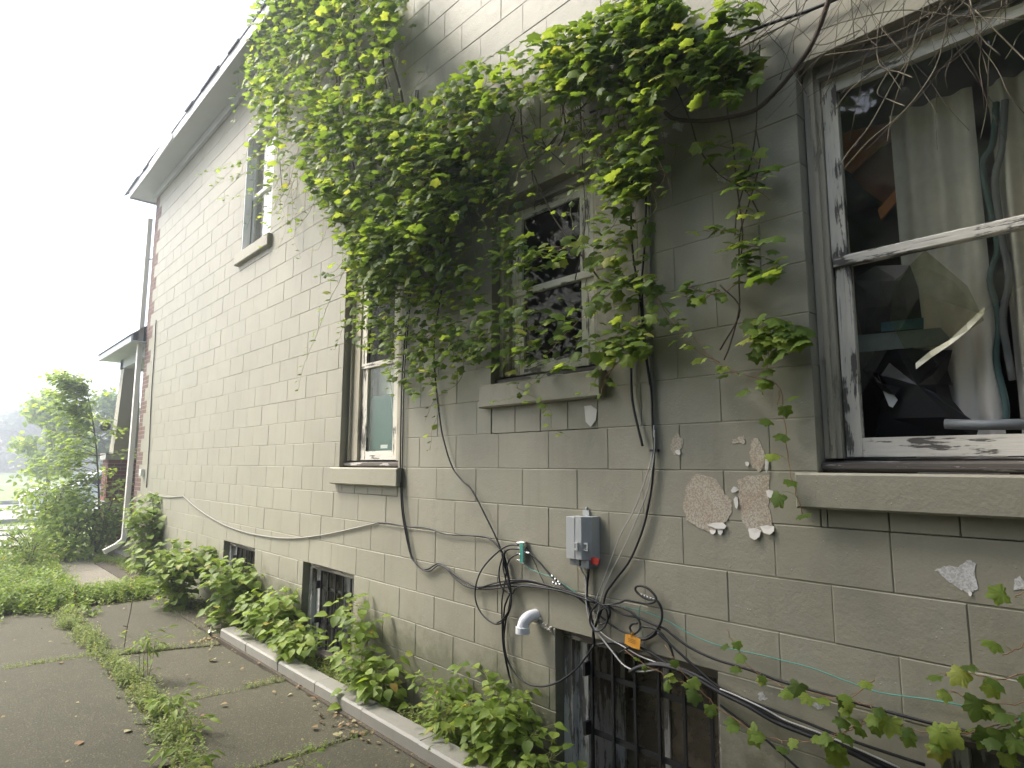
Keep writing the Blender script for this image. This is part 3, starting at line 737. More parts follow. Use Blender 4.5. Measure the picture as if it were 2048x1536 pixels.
patch([(1502,880),(1515,876),(1528,905),(1530,925),(1520,944),(1503,932),(1500,905)], M['bare'])
patch([(1345,878),(1355,866),(1366,882),(1362,900),(1350,912),(1338,895)], M['bare'])
patch([(1462,882),(1488,870),(1490,886),(1465,888)], M['bare'])
patch([(1870,1140),(1892,1132),(1915,1135),(1935,1120),(1952,1126),(1950,1150),(1955,1178),(1938,1186),(1918,1178),(1895,1160)], M['chip'], 'paint_chip')
patch([(2030,1158),(2040,1152),(2050,1168),(2050,1178),(2028,1180)], M['chip'], 'paint_chip')
patch([(1515,1386),(1525,1384),(1535,1398),(1520,1402)], M['chip'], 'paint_chip')
patch([(1622,1400),(1650,1412),(1640,1420),(1618,1408)], M['chip'], 'paint_chip', rough=2)
patch([(1340,245),(1368,248),(1362,262),(1345,256)], M['chip'], 'paint_chip')
patch([(1322,262),(1336,265),(1334,275),(1325,273)], M['chip'], 'paint_chip')
patch([(1432,345),(1455,352),(1448,365),(1436,360)], M['chip'], 'paint_chip')
patch([(1170,1222),(1190,1232),(1205,1252),(1200,1262),(1180,1248)], M['foam'], 'foam_smear', x=-.004) if False else None
def flake(px, py, wpx, hpx, ang=0, out=.02):
    ca, sa = math.cos(ang), math.sin(ang); P = []
    for u, v, o in ((-.5,-.5,0),(0,-.6,.1),(.5,-.4,0),(.45,.2,.6),(.1,.6,1),(-.3,.35,.8)):
        P.append(W(px+(u*ca-v*sa)*wpx, py+(u*sa+v*ca)*hpx, -.003-out*.55*o))
    b = MB(); fan(b, P, .0012); b.build('paint_flake', M['flake'], house)
for a in [(1436,1052,34,12,-.5,.012),(1425,1064,12,8,0,.012),(1440,1062,12,14,0,.01),(1508,1068,26,20,.1,.02),(1535,1060,28,16,-.1,.02),(1533,928,8,30,.3,.012),(1468,980,14,10,.7,.01),(1472,1006,8,22,-.3,.01),(1539,988,14,14,0,.01),
          (1494,928,8,8,0,.008),(1356,905,10,10,-.6,.008),(1180,832,26,36,.1,.012),(1512,1074,6,10,0,.01),(1940,1188,8,8,0,.008)]: flake(*a)
# long settlement smears of mortar on joints
def wire(name, px, x, r, mat, parent=None, n=5, jit=0, side=6):
    P = []
    for q in px:
        P.append(W(q[0], q[1], (q[2] if len(q) > 2 else x)))
    b = MB(); b.tube(smooth_path(P, n), r, side); return b.build(name, mat, parent, True)

# ================================================================ wall fittings
def fit(name, px, py, label, cat): return thing(name, W(px, py, 0), label, cat)
# telephone box
bx = fit('utility_box', 1160, 1070, 'grey plastic utility box with two latches on the block wall', 'utility box')
c0 = W(1130, 1030, -.09); y1b = W(1134, 1060, -.09).y; y0b = W(1190, 1060, -.06).y
zt_, zb_ = zk(-1)-.03, zk(-2)-.025
ya, yb = W(1192, 1065, -.03).y, W(1131, 1060, -.09).y; yd = W(1151, 1060, -.09).y
b = MB(); prof = [(-.002, yb), (-.085, yb), (-.095, yb-.01), (-.095, yd+.003), (-.002, yd+.003)]
b.prism([(x, y) for x, y in prof], 2, zb_, zt_); b.build('box_cover', M['boxgrey'], bx)
b = MB(); prof = [(-.002, yd), (-.093, yd), (-.093, ya+.04), (-.055, ya+.004), (-.002, ya)]
b.prism([(x, y) for x, y in prof], 2, zb_, zt_+.004); b.build('box_cover', M['boxgrey'], bx)
b = MB(); b.box(-.075, -.01, ya+.01, ya+.06, zb_-.04, zb_-.001); b.box(-.07, -.01, ya+.075, yb-.008, zb_-.035, zb_-.001); b.build('cable_guard', M['boxdark'], bx)
b = MB(); b.box(-.012, -.001, ya+.06, ya+.1, zt_+.005, zt_+.03); b.box(-.012, -.001, ya+.075, ya+.085, zt_+.03, zt_+.045); b.build('mounting_tab', M['boxgrey'], bx)
for yy in (yd-.012, ya+.02):
    x_ = -.096 if yy > ya+.05 else -.075
    b = MB(); b.box(x_-.012, x_, yy-.014, yy+.014, zt_-.125, zt_-.118); b.box(x_-.012, x_, yy-.014, yy+.014, zt_-.155, zt_-.148); b.box(x_-.012, x_, yy-.014, yy-.007, zt_-.148, zt_-.125); b.build('latch', M['boxgrey'], bx)
tg = fit('red_tag', 1187, 1122, 'small red plastic tag hanging below the grey utility box', 'tag')
b = MB(); fan(b, poly_px([(1176,1117),(1188,1114),(1199,1118),(1196,1130),(1180,1127)], -.06), .002); b.build('tag_sheet', M['red'], tg)
# splitter
sp = fit('cable_splitter', 1046, 1105, 'small teal-labelled cable splitter screwed to the wall left of the utility box', 'splitter')
p0 = W(1046, 1105, -.02)
b = MB(); b.box(-.03, -.004, p0.y-.018, p0.y+.016, p0.z-.058, p0.z+.058, .002); b.build('splitter_body', M['steel'], sp)
b = MB(); b.box(-.0325, -.0305, p0.y-.012, p0.y+.012, p0.z-.052, p0.z+.052); lb = b.build('splitter_label', M['teal'], sp)
for i, dz in enumerate((.048, .018, -.012, -.045)):
    b = MB(); q = Vector((-.018, p0.y+.016, p0.z+dz)); b.tube([q, q+Vector((0, .03, 0))], .0055, 8); b.build('connector', M['steel'], sp)
b = MB(); q = Vector((-.018, p0.y-.018, p0.z+.002)); b.tube([q, q-Vector((0, .03, 0))], .0055, 8); b.build('connector', M['steel'], sp)
# ground block
gb = fit('ground_block', 1110, 1158, 'cluster of bright cable connectors where cables cross right of the teal splitter', 'connector')
for dx, dy in ((-6,-8),(0,-2),(-4,5),(6,3),(2,8),(9,8)):
    b = MB(); q = W(1110+dx, 1158+dy, -.02); b.tube([q, q+Vector((-.006, -.012, -.006))], .005, 7); b.build('connector', M['steel'], gb)
gb = fit('cable_couplings', 1295, 1193, 'row of silver couplings on the small cable loop right of the wall bundle', 'connector')
for i in range(5):
    b = MB(); q = W(1282+i*6, 1188+i*2.4, -.028); b.tube([q, q+Vector((0, -.009, -.003))], .0055, 7); b.build('connector', M['steel'], gb)
# pvc elbow
el = fit('drain_elbow', 1068, 1228, 'white plastic drain elbow sticking out of the wall and turning down', 'pipe')
e0 = W(1072, 1230, 0); rr = .031
path = [Vector((.02, e0.y, e0.z)), Vector((-.03, e0.y, e0.z)), Vector((-.052, e0.y+.004, e0.z-.005)), Vector((-.07, e0.y+.008, e0.z-.017)), Vector((-.08, e0.y+.012, e0.z-.036)), Vector((-.084, e0.y+.014, e0.z-.062))]
b = MB(); b.tube(smooth_path(path, 5), rr, 20); b.build('elbow', M['pvc'], el, True)
b = MB(); q = path[-1]; b.tube([q+Vector((0, 0, .012)), q+Vector((-.001, 0, -.02))], rr+.006, 24); b.build('hub', M['pvc'], el, False)
b = MB(); q = path[-1]; b.tube([q+Vector((-.001, 0, -.0205)), q+Vector((-.001, 0, -.021))], rr-.005, 20); b.build('hub_black_disc', M['cable'], el, False)  # black disc stands in for the dark hollow of the hub
fm = MB()
for i in range(26):
    q = W(1072+i*1.3+U(-6, 6), 1238+i*1.1+U(-5, 5), -.004); r_ = U(.004, .011)
    fm.tube([q+Vector((.006, 0, 0)), q+Vector((-r_*.6, 0, 0)), q+Vector((-r_, .0, 0))], [r_, r_*.8, r_*.3], 6)
fm.build('filler_foam', M['foam'], el, True)
# orange tag
ot = fit('orange_tag', 1265, 1283, 'orange plastic tag hanging from the cables above the barred basement window', 'tag')
b = MB(); P = poly_px([(1251,1268),(1264,1270),(1281,1279),(1279,1300),(1262,1294),(1249,1287)], -.035); fan(b, P, .0015); b.build('tag_sheet', M['orange'], ot)
b = MB(); b.tube([W(1262, 1272, -.036), W(1265, 1264, -.042), W(1268, 1272, -.03)], .003, 5); b.build('tag_tie', M['orange'], ot)
for i in range(3):
    b = MB(); fan(b, [W(1256, 1276+i*3, -.0366), W(1271, 1281+i*3.2, -.0366), W(1271, 1281.8+i*3.2, -.0366), W(1256, 1276.8+i*3, -.0366)], .0003); b.build('print_line', M['ink'], ot)

def cable(pts, label, r=.0034, mat='cable', x=-.012, name='cable', n=6, group=None):
    o = wire(name, pts, x, r*(1.32 if mat == 'cable' else 1.05), M[mat], None, n); o['label'] = label; o['category'] = 'cable'
    if group: o['group'] = group
    return o
cable([(297,983),(313,990),(334,994.5),(356,993.5),(367,992.6)], 'pale painted cable sagging at the far end of the wall near the brick corner', .007, 'cablegrey', -.01)
cable([(367,992.6),(391,1014),(418,1033),(451,1051),(485,1063),(514,1070),(558,1076),(598,1076),(646,1070),(695,1060),(756,1045.5)], 'long beige painted cable swagging low across the far half of the wall', .006, 'cablegrey', -.01)
cable([(756,1045.5),(777,1046.5),(812,1053),(852,1056),(891,1068),(938,1071),(976,1076),(1003,1102),(1014,1133),(1020,1179),(1014,1200),(1008.7,1217),(1007,1263),(1010.6,1312),(1022,1366)], 'dark cable from under the tall window, hanging loose below the splitter', .0038, 'cable', -.014)
cable([(312,640),(309,700),(303,790),(298,900),(293,975)], 'thin dark line dropping down the wall beside the far brick corner', .006, 'cable', -.012)
cable([(832,180),(828,300),(824,460),(820,560),(812,650),(804,760),(801,900),(801,960),(804,1020),(812,1070),(822,1112),(830,1124),(844,1138),(858,1137),(876,1127),(893,1135),(910,1150),(935,1165),(957,1174),(1000,1170),(1045,1163),(1080,1168),(1129,1180),(1180,1196),(1195,1205)], 'black cable falling beside the tall narrow window then looping to the wall bundle', .0042, 'cable', -.016)
cable([(836,180),(832,300),(828,460),(823,560),(816,650),(808,760),(805,900),(804,960),(807,1020),(815,1070),(824,1113),(834,1128),(848,1141),(862,1141),(878,1130),(895,1139),(906,1152),(930,1171),(958,1178),(1000,1176),(1050,1170),(1090,1175),(1140,1188),(1190,1206)], 'second black cable twinned with the one beside the tall narrow window', .0036, 'cable', -.02)
cable([(900,250),(895,330),(890,430),(885,560),(872,650),(868,720),(880,840),(890,890),(905,935),(925,962),(940,975),(955,1000),(975,1040),(992,1075),(1003,1105),(1015,1150),(1021,1185),(1018,1215),(1012,1240),(1008,1280),(1015,1320),(1035,1352),(1060,1369),(1090,1372),(1120,1362),(1150,1340),(1175,1310),(1188,1290)], 'black cable from the vine making the big low loop beside the basement window', .0038, 'cable', -.026)
cable([(1037,1090),(1018,1091),(998,1102),(970,1130),(955,1158),(950,1190),(956,1215),(970,1235),(988,1247),(1003,1246),(1015,1230),(1022,1205),(1020,1170),(1010,1135),(1003,1105)], 'black cable leaving the splitter top port in the widest loop to the left', .0035, 'cable', -.034)
cable([(1037,1098),(1015,1100),(1004,1118),(998,1145),(1001,1170),(1010,1182),(1025,1187),(1030,1178),(1045,1172),(1080,1175),(1130,1184),(1190,1206)], 'black cable from the splitter second port curling into the level bundle', .0035, 'cable', -.03)
cable([(1037,1107),(1020,1118),(1014,1135),(1010,1165),(1004,1200),(1004,1240),(1006,1290),(1015,1340),(1024,1372)], 'black cable from the splitter third port hanging straight down to a bare silver end', .0033, 'cable', -.038)
b = MB(); b.tube([W(1022, 1366, -.038), W(1027, 1376, -.038)], .0045, 7); tag(b.build('cable_end', M['steel']), 'silver connector on the loose cable end above the weeds', 'connector')
cable([(1057,1105),(1075,1120),(1100,1149),(1110,1158),(1125,1170),(1150,1190),(1180,1215),(1200,1232),(1230,1255),(1257,1268),(1280,1279),(1298,1277),(1312,1268),(1320,1258)], 'black cable from the splitter right port crossing diagonally under the utility box', .0036, 'cable', -.018)
cable([(1010,1100),(1006,1130),(1012,1160),(1022,1190),(1020,1215),(1006,1238),(994,1246)], 'inner black loop hanging within the widest loop left of the splitter', .0034, 'cable', -.042)
cable([(1195,1207),(1182,1225),(1180,1245),(1190,1262),(1205,1258),(1215,1240),(1213,1220),(1205,1210)], 'loose black coil wound round the knot of cables', .0034, 'cable', -.04)
cable([(957,1176),(1000,1164),(1050,1160),(1100,1172),(1160,1190),(1200,1206)], 'topmost black strand of the level bundle right of the splitter loops', .0036, 'cable', -.026)
cable([(1052,1093),(1062,1110),(1072,1130),(1078,1145),(1090,1170)], 'thin slack wire hanging just right of the splitter', .0018, 'cable', -.01)
cable([(1048,1127),(1060,1138),(1085,1148),(1110,1158),(1140,1177),(1170,1195),(1200,1208),(1240,1213),(1290,1224),(1340,1245),(1380,1268),(1420,1285),(1460,1297),(1530,1312),(1560,1320),(1620,1335),(1700,1365),(1760,1385),(1850,1398),(1920,1410),(1980,1425),(2080,1448)], 'thin teal ground wire running from the splitter across to the right edge', .0019, 'teal', -.013)
cable([(1285,1205),(1278,1220),(1280,1245),(1288,1280),(1290,1300)], 'short teal wire hanging beside the orange tag', .0015, 'teal', -.014)
cable([(1160,1117),(1163,1140),(1172,1160),(1172,1200),(1178,1235),(1188,1255),(1210,1285),(1230,1310),(1245,1328),(1265,1340),(1290,1343),(1318,1337)], 'white cable dropping from the utility box and sweeping over the basement window head', .0036, 'cablew', -.03)
cable([(1190,1255),(1215,1275),(1245,1292),(1280,1312),(1320,1328)], 'thin white cable lying over the head of the barred basement window', .0028, 'cablew', -.02)
cable([(1180,1118),(1176,1150),(1174,1190),(1180,1220),(1186,1250),(1188,1290)], 'thick black cable straight down from the utility box', .0055, 'cable', -.02)
cable([(1158,1117),(1160,1135),(1168,1150),(1170,1170)], 'short twisted grey wire under the utility box', .0024, 'cablew', -.014)
cable([(1308,850),(1304,910),(1290,960),(1268,1020),(1243,1065),(1225,1110),(1205,1165),(1195,1190),(1188,1215),(1185,1250)], 'left of the two white cables fanning down from the wall clip', .0026, 'cablew', -.02)
cable([(1309,860),(1308,910),(1295,980),(1272,1040),(1250,1090),(1222,1145),(1203,1190),(1195,1230),(1188,1252)], 'right of the two white cables fanning down from the wall clip', .0026, 'cablew', -.024)
cable([(1290,60),(1292,160),(1294,250),(1292,400),(1290,480),(1284,560),(1287,650),(1294,720),(1302,780),(1305,850),(1308,900),(1305,960),(1297,1010),(1285,1060),(1260,1120),(1230,1160),(1213,1185),(1205,1215),(1192,1250),(1186,1265),(1187,1290)], 'long black cable from the vine top down to the knot over the basement window', .0042, 'cable', -.018)
cable([(1268,60),(1266,200),(1264,350),(1262,450),(1267,520),(1278,580),(1284,640),(1290,700),(1300,770)], 'black cable hanging among vine leaves right of the middle window', .0042, 'cable', -.03)
cable([(1296,200),(1299,400),(1300,600),(1303,760),(1307,850),(1309,900)], 'grey painted cable running straight down beside the black bundle', .006, 'cablegrey', -.008)
cable([(1262,690),(1263,780),(1267,815),(1276,855),(1285,892)], 'short thick black cable stub ending in mid air beside the bundle', .0048, 'cable', -.02)
b = MB(); q = W(1309, 901, -.014); b.rbox(q, .01, .02, .005); tag(b.build('cable_clip', M['iron']), 'small dark clip holding the cable bundle to the wall', 'clip')
cable([(1195,1205),(1210,1212),(1225,1208),(1240,1205),(1252,1200),(1270,1203),(1295,1207),(1310,1203),(1312,1195),(1300,1180),(1285,1172),(1273,1173),(1271,1180),(1280,1190),(1296,1199),(1312,1200),(1322,1215),(1324,1235),(1318,1252),(1305,1270),(1290,1278),(1275,1276)], 'black cable with the small upper loop right of the knot', .004, 'cable', -.028)
cable([(1213,1213),(1200,1222),(1196,1235),(1200,1247),(1210,1245),(1218,1235),(1220,1222),(1214,1212)], 'small closed ring of black cable beside the knot', .0035, 'cable', -.034)
cable([(1205,1210),(1220,1210),(1240,1214),(1262,1224),(1276,1238),(1281,1250),(1278,1260),(1268,1268),(1262,1262),(1260,1254),(1266,1247),(1275,1247)], 'black cable ending in a ring above the orange tag', .0038, 'cable', -.03)
cable([(1215,1212),(1245,1228),(1275,1235),(1310,1250),(1330,1258),(1345,1270),(1380,1295),(1430,1318),(1500,1340),(1560,1362),(1640,1385),(1720,1408),(1800,1430),(1900,1455),(2080,1488)], 'upper black cable running long and low to the right edge', .0042, 'cable', -.02)
cable([(1282,1252),(1310,1258),(1330,1275),(1343,1300),(1350,1332)], 'black cable dropping from the tie over the window head', .0038, 'cable', -.03)
cable([(1313,1262),(1240,1305),(1245,1302)], 'short stiff black cable end crossing behind the orange tag', .0034, 'cable', -.024, n=2)
cable([(1315,1265),(1340,1288),(1380,1325),(1420,1360),(1450,1380),(1520,1410),(1600,1440),(1700,1480),(1850,1530)], 'black cable crossing steeply over the right end of the barred window head', .004, 'cable', -.034)
cable([(1190,1290),(1230,1285),(1265,1290),(1300,1305),(1335,1328)], 'black cable tucked along the head of the barred basement window', .0045, 'cable', -.016)
cable([(1260,1345),(1280,1334),(1320,1328),(1360,1338),(1400,1355),(1440,1378),(1500,1408),(1560,1440),(1620,1465),(1680,1490),(1740,1515),(1810,1546)], 'thickest black cable of the lower bundle heading to the bottom right', .008, 'cable', -.03)
cable([(1290,1330),(1330,1332),(1375,1348),(1430,1380),(1495,1412),(1550,1444),(1620,1472),(1700,1505),(1770,1540)], 'second thick cable lying against the lower bundle', .006, 'cable', -.044)
cable([(1440,1378),(1470,1390),(1530,1418),(1570,1440),(1640,1466),(1720,1500),(1800,1536)], 'thin grey-white cable along the top of the lower bundle', .0028, 'cablew', -.042)
cable([(1440,1410),(1480,1440),(1530,1478),(1600,1540)], 'lowest thin black cable slanting off the bottom edge', .0036, 'cable', -.02)
cable([(1250,190),(1300,165),(1340,120),(1400,100),(1430,88),(1500,62),(1560,40),(1620,20),(1700,-15),(1800,-70)], 'thick black cable slanting up to the right above the big window', .0055, 'cable', -.03)
cable([(1180,225),(1250,195),(1300,165)], 'short dark cable hidden in leaves above the middle window', .0045, 'cable', -.03)

# ================================================================ things behind the glass
cu = thing('curtain', (.45, .5, 1.7), 'pale grey curtain with teal stripe hanging inside the big right window', 'curtain')
def drape(b, px, zlo, zhi, y0, y1, x, amp, n=40, m=8, ph=0):
    vs = []
    for j in range(m+1):
        z = zhi+(zlo-zhi)*j/m
        for i in range(n+1):
            t = i/n; y = y0+(y1-y0)*t; vs.append((x+amp*math.sin(t*n*.75+ph)+amp*.5*math.sin(t*17+j*.35), y, z))
    return b.add(vs, [(j*(n+1)+i, j*(n+1)+i+1, (j+1)*(n+1)+i+1, (j+1)*(n+1)+i) for j in range(m) for i in range(n)])
b = MB(); drape(b, 0, 1.45, 3.15, .93, .56, .34, .012, 30); b.build('curtain_panel', M['curtain'], cu, True) if False else None
y_l = W(1790, 300, .34).y; y_r = W(1960, 300, .34).y; y_l2 = W(2048, 300, .34).y
b = MB(); drape(b, 0, 1.5, 2.98, y_l, y_r, .30, .012, 26); b.build('curtain_panel', M['curtain'], cu, True)
b = MB(); drape(b, 0, 1.5, 2.97, W(1985, 300, .31).y, W(2200, 700, .32).y, .31, .018, 26, ph=1.2); b.build('curtain_panel', M['curtain'], cu, True)
b = MB(); P1 = [W(x_, y_, .295) for x_, y_ in [(1992,205),(1985,290),(1965,330),(1985,440),(1995,500),(1980,560),(1998,640),(1992,720),(2010,800),(2012,845)]]
b.tube(smooth_path(P1, 4), .011, 5); b.build('stripe', M['curtaing'], cu, True)
b = MB(); P1 = [W(x_, y_, .29) for x_, y_ in [(2010,200),(2003,300),(1990,360),(2003,470),(2018,560),(2005,640),(2025,760)]]
b.tube(smooth_path(P1, 4), .012, 5); b.build('stripe', M['boxdark'], cu, True)
br = thing('wood_board', W(1730, 300, .5), 'orange-brown wooden board tilted inside the big window beside the curtain', 'board')
b = MB(); fan(b, poly_px([(1675,275),(1700,262),(1800,240),(1800,270),(1760,290),(1700,345),(1680,330)], .36), .02); b.build('board_edge', M['orangewood'], br)
b = MB(); fan(b, poly_px([(1690,335),(1740,268),(1805,262),(1806,390),(1770,410),(1730,380)], .40), .02); b.build('board_face', M['darkwood'], br)
b = MB(); fan(b, poly_px([(1755,420),(1790,380),(1800,376),(1796,400),(1762,440)], .35), .015); b.build('board_end', M['orangewood'], br)
bk = thing('black_bag', W(1800, 760, .36), 'heap of black plastic bags inside the broken lower pane', 'bag')
def lump(px, x, th): 
    P = poly_px(px, x, .015); c = sum(P, Vector())/len(P); n = len(P); b = MB()
    mid = [c+(p-c)*.6+Vector((-th*U(.5, 1.1), 0, 0)) for p in P]; vs = P+mid+[c+Vector((-th, 0, 0))]
    return b.add(vs, [(i, (i+1) % n, n+(i+1) % n, n+i) for i in range(n)]+[(n+i, n+(i+1) % n, 2*n) for i in range(n)]+[tuple(range(n))[::-1]])
lump([(1725,740),(1750,700),(1790,690),(1850,700),(1905,700),(1895,740),(1905,770),(1895,760),(1905,800),(1930,830),(1960,850),(1950,880),(1750,880),(1760,800),(1745,770)], .262, .06).build('bag_body', M['bag'], bk)
lump([(1705,560),(1750,532),(1820,530),(1838,580),(1845,640),(1850,690),(1790,700),(1730,690),(1712,620)], .28, .03).build('bag_top', M['bag'], bk)
lump([(1738,740),(1755,745),(1765,770),(1800,775),(1790,790),(1765,785),(1750,765)], .19, .015).build('bag_fold', M['bag'], bk)
b = MB(); fan(b, poly_px([(1764,778),(1778,776),(1795,800),(1785,815),(1778,812)], .19), .004); b.build('paper_scrap', M['paper'], bk)
sh = thing('shelf_band', W(1800, 660, .4), 'blue-grey shelf edge crossing behind the torn window film', 'shelf')
b = MB(); fan(b, poly_px([(1700,672),(1880,655),(1898,675),(1890,690),(1700,705)], .235), .012); b.build('shelf_front', M['greybar'], sh)
b = MB(); fan(b, poly_px([(1762,645),(1846,635),(1846,655),(1762,663)], .225), .008); b.build('shelf_blue', M['blue'], sh)
b = MB(); q = W(1895, 850, .3); b.tube([W(1890, 848, .2), W(1960, 850, .2), W(2060, 848, .2)], .018, 12); tag(b.build('grey_roll', M['boxdark'], None, True), 'grey roll lying on the inside sill of the big window', 'roll')
gc = thing('green_board', W(768, 845, .16), 'dark green board with small white label inside the tall narrow window', 'board')
a0, a1, zb, zm, zt, X = i1
b = MB(); b.box(.13, .135, a0+.03, a1-.03, zb+.02, 2.11); b.build('board_sheet', M['greencard'], gc)
b = MB(); q = W(768, 893, .128); b.box(.1275, .1285, q.y-.05, q.y+.05, q.z-.014, q.z+.014); b.build('label_strip', M['paper'], gc)
b = MB(); b.tube([W(782, 790, .126), W(788, 850, .126), W(792, 895, .126)], .0022, 4); b.build('cord', M['paper'], gc)
cu2 = thing('pale_curtain', (.2, 6.9, 4), 'white curtain behind the glass of the upstairs window', 'curtain')
b = MB(); drape(b, 0, zk(12)+.05, zk(19)-.02, 6.55, 7.25, .19, .012, 24); b.build('curtain_panel', M['curtain'], cu2, True)
cu3 = thing('dingy_curtain', (.3, 4.3, 2.5), 'dingy beige curtain behind the upper glass of the tall narrow window', 'curtain')
b = MB(); drape(b, 0, 2.0, 3.1, 4.15, 4.66, .2, .012, 24); b.build('curtain_panel', M['curtain'], cu3, True)

# ================================================================ VINES
def wallpos(px, py, x): return W(px, py, x)
def leafdir(x=None):
    if random.random() < .22: return Vector((-.8+U(-.3,.3), -.2+U(-.5,.5), .5+U(-.3,.3))), Vector((-.3, U(-.5,.5), -.9))
    n = Vector((-.22+U(-.4, .4), -.05+U(-.45, .45), 1.0+U(-.3, .2))); t = Vector((-.6+U(-.5, .4), U(-.9, .8), -.3+U(-.35, .3))); return n, t
import bisect
def inpoly(x, y, P):
    c = False; j = len(P)-1
    for i in range(len(P)):
        if (P[i][1] > y) != (P[j][1] > y) and x < (P[j][0]-P[i][0])*(y-P[i][1])/(P[j][1]-P[i][1])+P[i][0]: c = not c
        j = i
    return c
def fill(cl, poly, n, x0, x1, s0, s1, clump=0, tint=None):
    xs = [p[0] for p in poly]; ys_ = [p[1] for p in poly]; k = 0; cc = []
    if clump:
        while len(cc) < clump:
            a = (U(min(xs), max(xs)), U(min(ys_), max(ys_)))
            if inpoly(*a, poly): cc.append(a)
    tries = 0
    while k < n and tries < n*30:
        tries += 1
        if cc and random.random() < .75:
            a = random.choice(cc); px, py = random.gauss(a[0], 28), random.gauss(a[1], 24)
        else: px, py = U(min(xs), max(xs)), U(min(ys_), max(ys_))
        if not inpoly(px, py, poly): continue
        x = -U(x0, x1); nn, tt = leafdir(); cl.add(W(px, py, x), nn, tt, U(s0, s1)*random.choice((.7, 1, 1, 1.15)), tint() if callable(tint) else tint); k += 1
def strand(cl, st, pts, s0, s1, x0=-.04, x1=-.1, r=.0022, step=.05, stemmat='stem', taper=True, dens=1.0, lists=None, young=False):
    P = [W(q[0], q[1], x0+(x1-x0)*i/max(1, len(pts)-1)+U(-.01, .01)) for i, q in enumerate(pts)]
    path = smooth_path(P, 5); m = len(path)
    for v in path[1:-1]: v += Vector((U(-1,1), U(-1,1), U(-1,1)))*.004
    st[stemmat].tube(path, [r*(1-.6*i/m) if taper else r for i in range(m)], 5)
    acc = 0; side = 1
    for i in range(1, m):
        acc += (path[i]-path[i-1]).length
        if acc > step/dens:
            acc = 0; side = -side; f = i/m; s = U(s0, s1)*(1-.55*f if taper else 1)
            pet = Vector((-.5+U(-.3, .3), side*U(.2, .9), U(-.2, .5))).normalized()*s*U(.4, .9)
            base = path[i]+pet; st['redstem' if random.random() < .4 else 'stem'].tube([path[i], path[i]+pet*.5+Vector((0, 0, .004)), base], .0009, 3)
            nn, tt = leafdir(); tt = (tt*.7+pet.normalized()*.6); cl.add(base, nn, tt, s)
    return path
def vine(label, loc, build, most=300, mat='vine', bias=None, temps=None, cat='vine'):
    v = thing('grape_vine', loc, label, cat); cl = Cloud(); st = {'stem': MB(), 'redstem': MB(), 'bark': MB(), 'twig': MB()}
    build(cl, st)
    rest = cl.parts(tmesh(T_GR if temps is None else temps, M[mat]), v, 'leaf', most, 10, bias)
    cl.stuff('small_leaves', T_GS if temps is None else temps, M[mat], v, rest)
    for k, b in st.items():
        if b.v: b.build({'stem': 'green_stem', 'redstem': 'red_stem', 'bark': 'woody_stem', 'twig': 'dry_twig'}[k], M[k], v, True)['kind'] = 'stuff'
    return v
outer = lambda p: (.4+min(.8, -p.x*2.2))
def b1(cl, st):
    poly = [(520,-60),(830,-60),(800,60),(770,130),(785,200),(860,235),(900,300),(870,420),(820,520),(760,560),(715,540),(680,470),(640,400),(600,330),(555,250),(500,235),(490,170),(495,90)]
    fill(cl, poly, 4000, .05, .4, .052, .09, 60)
    fill(cl, [(620,230),(880,230),(930,420),(860,600),(740,620),(690,520),(650,420)], 1250, .05, .3, .048, .08, 26)
    fill(cl, [(480,150),(560,110),(600,280),(560,400),(500,260)], 110, .15, .45, .07, .1, 5)
    for pts in [[(540,300),(500,320),(460,335),(430,340),(395,350)],[(545,330),(500,345),(455,360),(425,375)],[(560,350),(540,380),(470,395),(440,400)],[(600,330),(580,380),(565,420)],
                [(640,380),(620,420),(600,450),(590,460)],[(470,120),(478,180),(470,230),(472,250)],[(700,520),(680,560),(660,600),(640,650),(620,700),(605,740),(596,780)],[(690,520),(665,545),(640,550)],[(520,240),(505,300),(500,330)]]:
        strand(cl, st, pts, .06, .1, -.15, -.22, .0025, .06)
    for i in range(60):
        x = U(520, 860); y = U(-20, 430); pts = [(x, y)]
        for j in range(4): pts.append((pts[-1][0]+U(-30, 25), pts[-1][1]+U(15, 60)))
        strand(cl, st, pts, .05, .08, -.05, -U(.1, .45), .002, .09, random.choice(('stem', 'redstem')))
    for i in range(10):
        x = U(560, 800); st['bark'].tube(smooth_path([W(x, -60, -.03), W(x+U(-20, 20), 80, -.05), W(x+U(-30, 40), 220, -.03), W(x+U(-20, 60), 380, -.03)], 4), U(.004, .009), 6)
vine('dense green grapevine curtain hanging from the eave over the upper left wall', (-.2, 5, 4.5), b1, 300, bias=outer)
